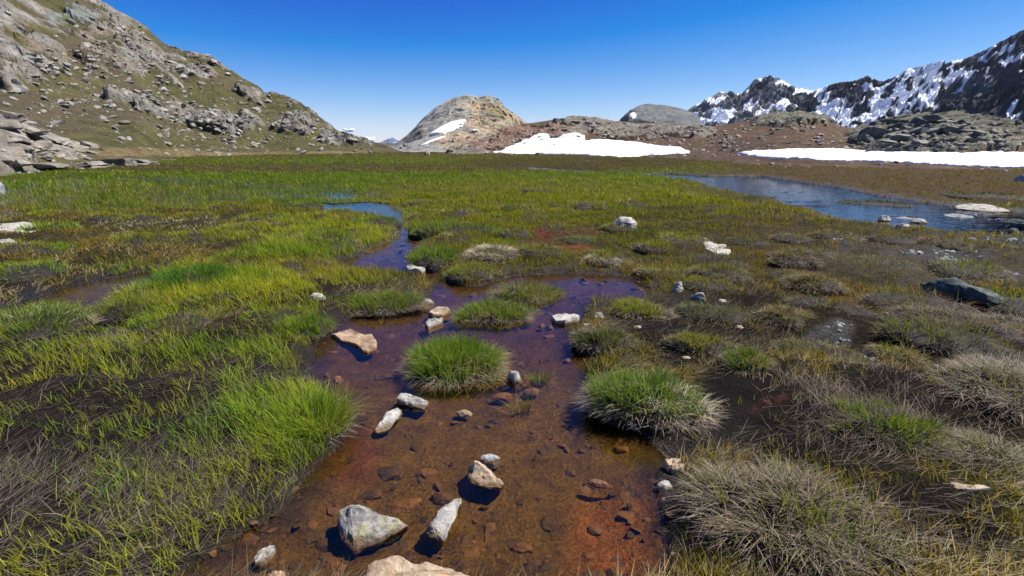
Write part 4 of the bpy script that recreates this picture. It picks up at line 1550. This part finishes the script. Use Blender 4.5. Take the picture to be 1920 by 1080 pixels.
random.seed(23)
SITES = []
for k in range(4000):
    if len(SITES) >= 64: break
    px, py = random.uniform(20, 1900), 385 + 330 * random.random() ** 1.3
    x, y = gpt(px, py)
    if lookup(SD, x, y) < .25 or (px > 1180 and py < 450) or (px < 700 and py > 640) or (560 < px < 1260 and py > 520): continue
    s_ = (py - 268) / 250
    w = random.uniform(70, 120) * s_ + 18
    if any(abs(px - a) < (w + c) * .45 and abs(py - b) < (w + c) * .2 for a, b, c in SITES): continue
    SITES.append((px, py, w))
for px, py, w in SITES:
    h = w * random.uniform(.28, .4)
    if px < 760:
        T(px, py, w, h, .88, 'low yellow-green hummock in the boggy meadow beside the blue channel', (random.uniform(.13, .22), random.uniform(.17, .225), .018), STRAW, skirt=.2, group='yellow-green hummocks of the meadow', nb=int(420 + w * 3))
    elif px < 1330:
        T(px, py, w, h, .7, 'low olive hummock in the meadow between channel and pond', (random.uniform(.11, .17), random.uniform(.13, .165), .018), STRAW, skirt=.3, group='olive hummocks of the meadow', nb=int(420 + w * 3))
    else:
        T(px, py, w, h, .3, 'low withered brown hummock on the dry bog below the pond', (.12, .12, .02), (random.uniform(.15, .27), random.uniform(.12, .2), .09), skirt=.4, group='withered hummocks of the dry bog', nb=int(420 + w * 3))

# ------------------------------------------------------------------ stones near the camera
def hull_mesh(pts, seed, rough=.035, cuts=5, smooth_ang=20):
    bm = bmesh.new()
    for p in pts: bm.verts.new(p)
    r = bmesh.ops.convex_hull(bm, input=bm.verts)
    for v in [v for v in bm.verts if not v.link_faces]: bm.verts.remove(v)
    size = max((Vector(a) - Vector(b)).length for a in pts for b in pts)
    bmesh.ops.bevel(bm, geom=list(bm.edges), offset=size * .01, segments=1, affect='EDGES', clamp_overlap=True)
    bmesh.ops.triangulate(bm, faces=bm.faces)
    for it in range(4):
        es = [e for e in bm.edges if e.calc_length() > size * .075]
        if not es: break
        bmesh.ops.subdivide_edges(bm, edges=es, cuts=1)
        bmesh.ops.triangulate(bm, faces=[f for f in bm.faces if len(f.verts) > 3])
    bm.normal_update()
    co = np.array([v.co[:] for v in bm.verts]); no = np.array([v.normal[:] for v in bm.verts])
    s = 1 / size
    d = (ridged(co[:, 0] * s * 2 + seed, co[:, 1] * s * 2, co[:, 2] * s * 4, 4, .5) - .6) * rough * size * .6
    d = d + (ridged(co[:, 0] * s * 7 + seed, co[:, 1] * s * 7, co[:, 2] * s * 9, 3, .6) - .5) * .011 * size
    d = d + (np.floor(fbm(co[:, 0] * s * 2 + seed, co[:, 1] * s * 2 + co[:, 2] * s * 2, 3.3, 2) * 4) / 4) * rough * size * .8
    co = co + no * d[:, None]
    for v, c in zip(bm.verts, co): v.co = c
    me = bpy.data.meshes.new('stone')
    bm.to_mesh(me); bm.free()
    return sharp(me, smooth_ang)


def stone_pts(name, pts, mat, label, cat='stone', seed=0, rough=.035, group=None):
    """pts: (px, py, height) of the corners; each lies on the sight line of its pixel at that height"""
    P = []
    for a, b, z in pts:
        z = z * .72 if z > 0 else z
        x, y = gpt(a, b, z)
        P.append((float(x), float(y), z))
    P = np.array(P)
    c = np.array([P[:, 0].mean(), P[:, 1].mean(), P[:, 2].min()])
    g_ = float(lookup(GZ, c[0], c[1]))
    lift = max(g_, 0.0)
    me = hull_mesh((P - c).tolist(), seed, rough)
    return tag(link(name, me, M[mat], loc=(c[0], c[1], c[2] + lift)), label, cat, group)


def stone(px, py, w, h, mat, label, hf=.35, yaw=0.0, seed=0, cat='stone', group=None, name='stone', sink=.3, zoff=None, rough=.035):
    """px,py: middle of the visible stone; w,h: its size in the photograph; hf: height over width"""
    rs_ = np.random.default_rng(seed + 11)
    x0, y0 = gpt(px, py + h * .35)
    d = math.hypot(x0, y0); sl = math.hypot(d, CAM_H); ang = math.atan2(CAM_H, d)
    W = w * sl / FOC
    Hm = hf * W
    D = (h * sl / FOC - Hm * math.cos(ang) * .8) / max(math.sin(ang), .1)
    D = min(max(D, .35 * W), 1.4 * W)
    hd = Vector((x0, y0)).normalized(); pr = Vector((hd.y, -hd.x))
    c, s = math.cos(yaw), math.sin(yaw)
    pts = []
    for (lv, sh, n) in ((-sink, .9, 7), (.1, 1.0, 8), (.6, .88, 7), (1.0, .55, 5)):
        a0 = rs_.uniform(0, 6.28)
        for i in range(n):
            a = a0 + i * 2 * math.pi / n + rs_.uniform(-.3, .3)
            k = sh * rs_.uniform(.72, 1.08)
            lx, ly = math.cos(a) * W / 2 * k, math.sin(a) * D / 2 * k
            lx, ly = lx * c - ly * s, lx * s + ly * c
            pts.append((pr.x * lx + hd.x * ly, pr.y * lx + hd.y * ly, lv * Hm + (rs_.uniform(-.12, .12) * Hm if lv > 0 else 0)))
    cx, cy = x0 + hd.x * D * .25, y0 + hd.y * D * .25
    g = float(lookup(GZ, cx, cy))
    z = (min(g, 0) if g < 0 else g - .01) if zoff is None else zoff
    if zoff is None and g < 0: z = max(g, -.03)
    me = hull_mesh(pts, seed, rough)
    return tag(link(name, me, M[mat], loc=(cx, cy, z)), label, cat, group)


stone_pts('stone', [(635, 984, .0), (640, 960, .06), (660, 951, .10), (688, 956, .10), (730, 970, .07), (764, 986, .015), (720, 1014, .0), (665, 1037, -.01), (640, 1010, 0), (700, 960, 0), (650, 965, -.03),
                    (640, 1000, -.06), (665, 1040, -.06), (766, 990, -.06), (700, 965, -.06)], 'white_rock', 'large white angular rock with yellow lichen standing in the stream', seed=1, rough=.05)
stone_pts('stone', [(852, 935, .05), (866, 933, .055), (868, 942, .045), (850, 975, .05), (838, 1005, .035), (826, 1019, .0), (800, 1000, .0), (808, 984, .04), (830, 955, .05), (800, 1000, -.05), (828, 1022, -.05), (868, 945, -.05), (850, 937, -.05)],
          'white_rock', 'long narrow white rock pointing away beside the lichened one', seed=2, rough=.055)
stone_pts('stone', [(877, 875, .02), (890, 864, .075), (900, 868, .07), (920, 888, .045), (942, 906, .015), (936, 914, 0), (900, 913, 0), (880, 905, 0), (880, 906, -.05), (940, 914, -.05), (890, 880, -.05)],
          'tan_rock', 'tan triangular rock in the stream behind the narrow white rock', seed=3, rough=.05)
stone(919, 853, 42, 26, 'grey_rock', 'small blue-grey block touching the tan triangular rock', .4, .2, 4)
stone_pts('stone', [(752, 768, .035), (745, 767, .03), (735, 772, .045), (715, 790, .04), (703, 805, .015), (706, 813, 0), (726, 808, 0), (738, 790, .02), (752, 775, .02), (704, 812, -.05), (726, 812, -.05), (753, 773, -.05), (738, 770, -.05)],
          'white_rock', 'knobbly elongated grey-white rock in the stream', seed=6, rough=.06)
stone_pts('stone', [(745, 745, .05), (752, 737, .06), (765, 737, .06), (800, 751, .045), (804, 758, .02), (794, 768, 0), (775, 758, .02), (756, 756, .015), (747, 757, 0), (745, 758, -.05), (795, 770, -.05), (803, 755, -.05), (755, 745, -.05)],
          'white_rock', 'white bar-shaped rock lying crosswise behind the knobbly one', seed=7, rough=.045)
stone(965, 703, 32, 36, 'white_rock', 'small white pointed stone leaning beside the round green tussock', .75, .2, 8)
stone(944, 733, 46, 18, 'tan_rock', 'flat brown stone just above the water by a thin sprig', .16, 0, 9)
stone(997, 724, 32, 18, 'pale_rock', 'small flat grey-tan stone beside the white pointed one', .2, .3, 10)
stone(870, 765, 34, 14, 'grey_rock', 'small half-drowned dark stone with a pale tip', .22, -.3, 12)


def slab_stone(outline, ztop, thick, mat, label, seed=0, name='stone', cat='stone', tilt=0.0):
    """flat slab of traced outline with real thickness; the top is gently uneven"""
    pts = []
    n = len(outline)
    fine_ = []
    for i in range(n):
        (ax, ay), (bx, by) = outline[i], outline[(i + 1) % n]
        for k in range(4):
            t = k / 4
            fine_.append((ax + (bx - ax) * t, ay + (by - ay) * t))
    G2 = np.array([gpt(a, b, ztop) for a, b in fine_])
    c = G2.mean(0)
    G2 = G2 - c
    size = np.abs(G2).max()
    rn_ = np.random.default_rng(seed)
    G2 = G2 * (1 + rn_.normal(0, .012, (len(G2), 1)))
    V, m = [], len(G2)
    for q, z in ((0, 1.0), (.3, 1.0), (.6, 1.0), (.85, .98), (.97, .9), (1.0, .72), (1.03, .3), (1.0, -.6)):
        if q == 0:
            V.append((0, 0, thick)); continue
        for x, y in G2 * q:
            hgt = thick * z + (fbm(x / size * 2.2 + seed, y / size * 2.2, 0, 3) * thick * .5 + tilt * x if z > .8 else 0)
            V.append((x, y, float(hgt)))
    V = np.array(V)
    tr = np.array([[0, 1 + i, 1 + (i + 1) % m] for i in range(m)])
    qd = np.array([[1 + r_ * m + i, 1 + (r_ + 1) * m + i, 1 + (r_ + 1) * m + (i + 1) % m, 1 + r_ * m + (i + 1) % m] for r_ in range(6) for i in range(m)])
    me = sharp(np_mesh('stone', V, [tr, qd]), 40)
    ztop = max(ztop, float(lookup(GZ, c[0], c[1])) + thick * .7) if ztop > 0 else ztop
    return tag(link(name, me, M[mat], loc=(c[0], c[1], ztop - thick)), label, cat)


slab_stone([(622, 625), (640, 619), (655, 615), (672, 621), (684, 628), (697, 625), (706, 638), (705, 650), (690, 657), (681, 656), (672, 647), (655, 640), (640, 637)], .018, .022, 'tan_rock', 'large flat orange-tan slab with jagged outline in the stream', 21)
slab_stone([(672, 1085), (690, 1060), (715, 1046), (745, 1041), (765, 1050), (790, 1058), (840, 1060), (862, 1068), (882, 1075), (885, 1100), (780, 1130), (680, 1120)], .05, .06, 'tan_rock', 'broad reddish-grey slab at the lower end of the stream', 22)
slab_stone([(476, 1044), (482, 1034), (500, 1023), (514, 1021), (516, 1028), (505, 1040), (490, 1050), (478, 1052)], .022, .02, 'pale_rock', 'small pale flat stone near the left bank', 23)
slab_stone([(1312, 452), (1322, 450), (1332, 460), (1345, 463), (1362, 463), (1356, 468), (1370, 473), (1366, 478), (1340, 477), (1322, 470)], .08, .04, 'pale_rock', 'pale forked flat stone lying among low tussocks', 24)
slab_stone([(502, 1078), (515, 1070), (533, 1071), (536, 1078), (515, 1084)], .02, .02, 'tan_rock', 'pinkish sliver of stone near the reddish slab', 25)
slab_stone([(1760, 935), (1785, 934), (1800, 938), (1838, 940), (1850, 946), (1800, 948), (1772, 945)], .05, .012, 'tan_rock', 'thin pinkish flat stone on the black mud', 26)
slab_stone([(1246, 862), (1262, 858), (1277, 859), (1270, 868), (1255, 872)], .05, .03, 'tan_rock', 'thin orange flake of stone on the right bank', 27)
slab_stone([(1258, 874), (1272, 868), (1284, 873), (1278, 882), (1262, 882)], .045, .03, 'tan_rock', 'orange-tan flake overlapped by a thinner one on right bank', 28)
stone(1246, 915, 30, 20, 'pale_rock', 'grey-white pebble at the edge of the right bank', .4, .1, 29)
stone_pts('stone', [(1180, 785, .06), (1190, 779, .09), (1212, 782, .08), (1222, 790, .06), (1222, 803, .0), (1205, 812, 0), (1184, 811, 0), (1181, 800, .03), (1182, 812, -.05), (1222, 805, -.05), (1195, 790, -.05)],
          'pale_rock', 'pale cube-shaped stone below the half bleached tussock', seed=30, rough=.03)
slab_stone([(763, 496), (772, 492), (796, 495), (797, 502), (790, 506), (768, 505), (762, 501)], .045, .05, 'white_rock', 'pale oblong stone in the blue bend of the channel', 31)
stone(798, 566, 36, 16, 'white_rock', 'white stone on top of a tan one by the grassy point', .3, .1, 32)
stone(800, 573, 30, 10, 'tan_rock', 'tan stone under the white one by the grassy point', .2, .1, 33)
slab_stone([(803, 583), (815, 575), (840, 574), (845, 580), (830, 587), (812, 588)], .035, .04, 'tan_rock', 'tan-white slab against the pale-skirted tussock', 34)
slab_stone([(796, 601), (810, 595), (830, 595), (826, 601), (810, 606), (803, 610)], .035, .04, 'pale_rock', 'yellowish wedge-shaped slab in front of the tan-white slab', 35)
slab_stone([(1034, 592), (1050, 587), (1087, 590), (1083, 597), (1060, 601), (1042, 599)], .035, .04, 'pale_rock', 'flat pale slab in the right-hand channel', 36)
stone(1016, 604, 14, 10, 'tan_rock', 'tiny yellowish stone left of the flat pale slab', .4, 0, 37)
stone(1032, 607, 12, 9, 'tan_rock', 'tiny brown stone below the flat pale slab', .4, 0, 38)
stone(1122, 601, 24, 18, 'white_rock', 'white tilted stone behind the dark olive tussock', .5, .5, 39)
stone(1098, 617, 24, 9, 'grey_rock', 'low grey stone in front of the white tilted one', .25, 0, 40)
stone(1064, 668, 16, 9, 'pale_rock', 'small pale stone in shallow water beside dark olive tussock', .3, 0, 41)
stone(632, 704, 20, 16, 'tan_rock', 'small orange stone among the rushes of the left bank', .4, 0, 42)
stone(613, 699, 14, 10, 'tan_rock', 'tiny rust-brown stone at the left waterline', .4, 0, 43)
stone(598, 575, 30, 14, 'pale_rock', 'pale stone half hidden in the grass behind the stream', .4, 0, 44)
stone(1170, 436, 48, 20, 'white_rock', 'rounded whitish boulder lying in the green meadow', .35, 0, 45, rough=.02)
stone(832, 410, 18, 7, 'tan_rock', 'small brown stone on the long green hummock', .3, 0, 46, zoff=.12)
stone(1308, 568, 30, 16, 'white_rock', 'white rounded stone on the peat by the dry olive tussock', .5, 0, 47)
stone(1270, 551, 24, 18, 'white_rock', 'white pointed splinter of rock near the channel tip', .8, .6, 48)
stone(1352, 574, 18, 9, 'pale_rock', 'small flat pale stone right of the white rounded one', .25, 0, 49)
stone(1325, 592, 14, 8, 'pale_rock', 'tiny pale stone below the white rounded one', .3, 0, 50)
stone(1384, 628, 16, 9, 'tan_rock', 'small pinkish stone left of straw tussock', .3, 0, 51)
stone(1286, 695, 20, 8, 'tan_rock', 'small tan flake on the mud behind the big tussock', .2, 0, 52)
stone(1195, 627, 18, 8, 'tan_rock', 'small tan flake under the yellow-green tussock', .2, 0, 53)
stone_pts('boulder', [(1722, 551, .06), (1740, 545, .16), (1772, 541, .22), (1785, 545, .22), (1790, 556, .18), (1845, 577, .16), (1887, 596, .03), (1870, 600, .0), (1830, 592, .0), (1780, 585, 0), (1740, 572, .0),
                      (1760, 560, 0), (1880, 590, 0), (1780, 575, -.08), (1875, 600, -.08), (1735, 560, -.08)], 'dark_rock', 'long dark green boulder with a humped head on the dry bog', 'boulder', 55, .045)
stone(1838, 391, 66, 11, 'pale_rock', 'long low white rock at the far pond edge', .07, 0, 56, zoff=0.0)
stone(1657, 411, 20, 10, 'pale_rock', 'small rounded pale stone standing in the pond', .5, 0, 57)
stone(1722, 415, 26, 9, 'pale_rock', 'brown-grey stone awash in the pond', .3, 0, 58)
stone(1695, 408, 40, 5, 'grey_rock', 'thin flat stone just breaking the pond surface', .08, 0, 59)
stone(1796, 404, 40, 7, 'grey_rock', 'flat dark stone bar in the middle of the pond', .1, 0, 60)
stone(1908, 422, 34, 10, 'dark_rock', 'dark rounded stone in the pond outflow', .3, 0, 61)
stone(1900, 433, 14, 8, 'dark_rock', 'small black stone in the pond outflow', .5, 0, 62)
stone(1914, 344, 18, 8, 'pale_rock', 'pale stone on the brown bank beyond the pond', .5, 0, 63)
stone(1690, 435, 20, 6, 'pale_rock', 'small pale flake on the near pond shore', .25, 0, 64)
stone(-6, 356, 20, 22, 'grey_rock', 'blue-grey boulder standing in the green marsh', .9, 0, 65)
stone(801, 291, 12, 9, 'tan_rock', 'pale tan boulder alone at the far meadow edge', .8, 0, 66)
stone(1090, 262, 30, 10, 'dark_rock', 'dark stone poking out of the broad snow patch', .4, 0, 67, zoff=.5) if False else None
slab_stone([(-40, 424), (20, 420), (55, 419), (95, 432), (60, 436), (-40, 434)], .09, .06, 'pale_rock', 'pale bare rock slab flush with the grass', 68)
slab_stone([(-10, 455), (20, 452), (36, 458), (10, 460)], .08, .05, 'pale_rock', 'small grey slab flush with the withered grass', 69)

stone(1123, 903, 52, 10, 'tan_rock', 'thin pinkish stone edge just above the water on the orange side', .10, -.15, 71, zoff=-.012)
# drowned stones on the stream bed
BEDS = [(728, 862, 40, 34, 'bed_dark', 'long dark drowned stone below the knobbly rock', .22, .9), (803, 861, 40, 20, 'bed_rock', 'rounded brown drowned stone in mid stream', .2, .1), (832, 908, 48, 24, 'bed_dark', 'black drowned stone left of the tan triangular rock', .25, -.3),
        (1030, 950, 44, 30, 'bed_dark', 'dark slanting drowned stone right of mid stream', .22, -.7), (1118, 968, 32, 20, 'bed_rock', 'greyish drowned pebble near the orange silt', .2, -.4), (978, 1006, 42, 20, 'bed_rock', 'rust-red drowned stone below the slanting one', .25, 0),
        (1024, 1052, 36, 22, 'bed_dark', 'dark oval drowned stone near the lower edge of stream', .25, .5), (760, 915, 60, 26, 'bed_rock', 'flat brown drowned slab above the lichened rock', .12, .3), (690, 905, 50, 18, 'bed_dark', 'dim flat drowned stone near the left bank', .12, .1),
        (1115, 880, 40, 14, 'bed_rock', 'flat rusty drowned stone behind the pinkish edge', .12, .1), (1165, 830, 30, 14, 'bed_rock', 'small rusty drowned stone by the right bank', .2, .1), (1015, 905, 26, 12, 'bed_rock', 'small brown drowned stone in the middle', .2, 0),
        (1070, 860, 26, 16, 'bed_dark', 'small black drowned stone right of the blue-grey block', .25, 0), (600, 980, 50, 22, 'bed_dark', 'dark drowned stone along the left waterline', .15, .2), (870, 1040, 44, 16, 'bed_dark', 'dark drowned stone above the reddish slab', .12, .1),
        (1105, 1020, 30, 18, 'bed_rock', 'orange drowned pebble in the brightest silt', .2, 0), (930, 770, 40, 10, 'bed_dark', 'thin dark drowned stone behind mid stream', .15, 0), (720, 690, 40, 12, 'bed_dark', 'long dark drowned stone left of the round green tussock', .15, .1)]
for i, (px, py, w, h, mt, lb, hf, yw) in enumerate(BEDS):
    x, y = gpt(px, py)
    g = float(lookup(GZ, x, y))
    stone(px, py, w, h, mt, lb, hf, yw, 100 + i, 'stone', None, 'drowned_stone', zoff=min(g, -.03) - .002)

# pebbles of the stream bed
random.seed(11)
P, S = [], []
x, y, r = sample_polar(26000, 1.2, 7.5, 36)
sd = lookup(SDS['stream'], x, y)
ok = (sd < .03) & (RNG.random(len(x)) < .35 + 1.0 * fbm(x * 2.5, y * 2.5, 55, 2))
x, y, r = x[ok][:1000], y[ok][:1000], r[ok][:1000]
z = lookup(GZ, x, y)
for i in range(len(x)):
    s = (.006 + .022 * random.random() ** 3) * max(1, r[i] / 3)
    P.append((x[i], y[i], z[i])); S.append((s * random.uniform(.8, 1.9), s, s * random.uniform(.15, .35)))
half = len(P) // 2
stuff_stones('bed_pebbles', np.array(P[:half]), np.array(S[:half]), None, 'bed_rock', 'rust-brown pebbles covering the stream bed', 'pebbles')
stuff_stones('bed_pebbles', np.array(P[half:]), np.array(S[half:]), None, 'bed_dark', 'dark pebbles scattered on the stream bed', 'pebbles')
# gravel on the bare patches and along the pond
P, S = [], []
x, y, r = sample_polar(40000, 1.5, 14, 48)
f = field(x, y)
sd = lookup(SD, x, y)
lum = (f['sr'] + f['sb']) / 2
ok = (sd > .01) & (np.abs(f['sr'] - f['sb']) < .04) & (lum > .03) & (np.abs(f['sr'] - f['sb']) < .0045) & (RNG.random(len(x)) < lum * 16)
x, y, r = x[ok][:4200], y[ok][:4200], r[ok][:4200]
z = lookup(GZ, x, y)
for i in range(len(x)):
    s = (.004 + .012 * random.random() ** 2.5) * max(1, r[i] / 3.2)
    P.append((x[i], y[i], z[i])); S.append((s * random.uniform(.8, 1.6), s, s * random.uniform(.3, .7)))
stuff_stones('gravel', np.array(P), np.array(S), None, 'grey_rock', 'pale grey gravel chips on the bare patches of the bog', 'gravel')
# ------------------------------------------------------------------ small clouds far behind the pass
cm_, cnt_, _, _ = new_mat('cloud')
co_ = nd(cnt_, 'ShaderNodeOutputMaterial')
cb_ = nd(cnt_, 'ShaderNodeBsdfPrincipled')
cb_.inputs['Base Color'].default_value = (.85, .87, .9, 1)
cb_.inputs['Roughness'].default_value = 1.0
cb_.inputs['Specular IOR Level'].default_value = 0.0
cnt_.links.new(cb_.outputs[0], co_.inputs[0])
for k, (px, py, wpx, hpx, lb) in enumerate([(654, 245, 16, 6, 'small white cloud just above the low end of hillside'), (694, 262, 26, 8, 'flat white cloud beside the distant blue peak'),
                                            (757, 268, 20, 9, 'white cloud between distant peak and rocky dome')]):
    x, y, z = at_dist(px, py, 12000)
    vs_, fs_, off = [], [], 0
    rg = np.random.default_rng(50 + k)
    for i in range(9):
        v, f = ico(3)
        rr_ = rg.uniform(.25, .5) * hpx * 12.5
        c = np.array([rg.uniform(-.5, .5) * wpx * 12.5, rg.uniform(-40, 40), rg.uniform(-.1, .3) * hpx * 12.5])
        v = v * (1 + .3 * fbm(v[:, 0] * 2 + i, v[:, 1] * 2, v[:, 2] * 2 + k, 3))[:, None]
        vs_.append(v * np.array([1.5, 1.2, .8]) * rr_ + c); fs_.append(f + off); off += len(v)
    tag(link('cloud', np_mesh('cloud', np.concatenate(vs_), np.concatenate(fs_), None, True), cm_, loc=(x, y, z)), lb, 'cloud')

# ------------------------------------------------------------------ thin mountain air
bmh = bmesh.new()
bmesh.ops.create_cube(bmh, size=1.0)
for v in bmh.verts:
    v.co = (v.co.x * 14400, v.co.y * 14400, -3.5 if v.co.z < 0 else 225)
hme = bpy.data.meshes.new('haze')
bmh.to_mesh(hme); bmh.free()
hm_, hnt, _, _ = new_mat('thin_haze')
ho = nd(hnt, 'ShaderNodeOutputMaterial')
hv = nd(hnt, 'ShaderNodeVolumePrincipled')
hv.inputs['Color'].default_value = (.72, .84, 1.0, 1)
hv.inputs['Density'].default_value = 0.00004
hnt.links.new(hv.outputs[0], ho.inputs['Volume'])
tag(link('haze', hme, hm_), 'thin pale blue haze in the mountain air', 'haze', None, 'stuff')
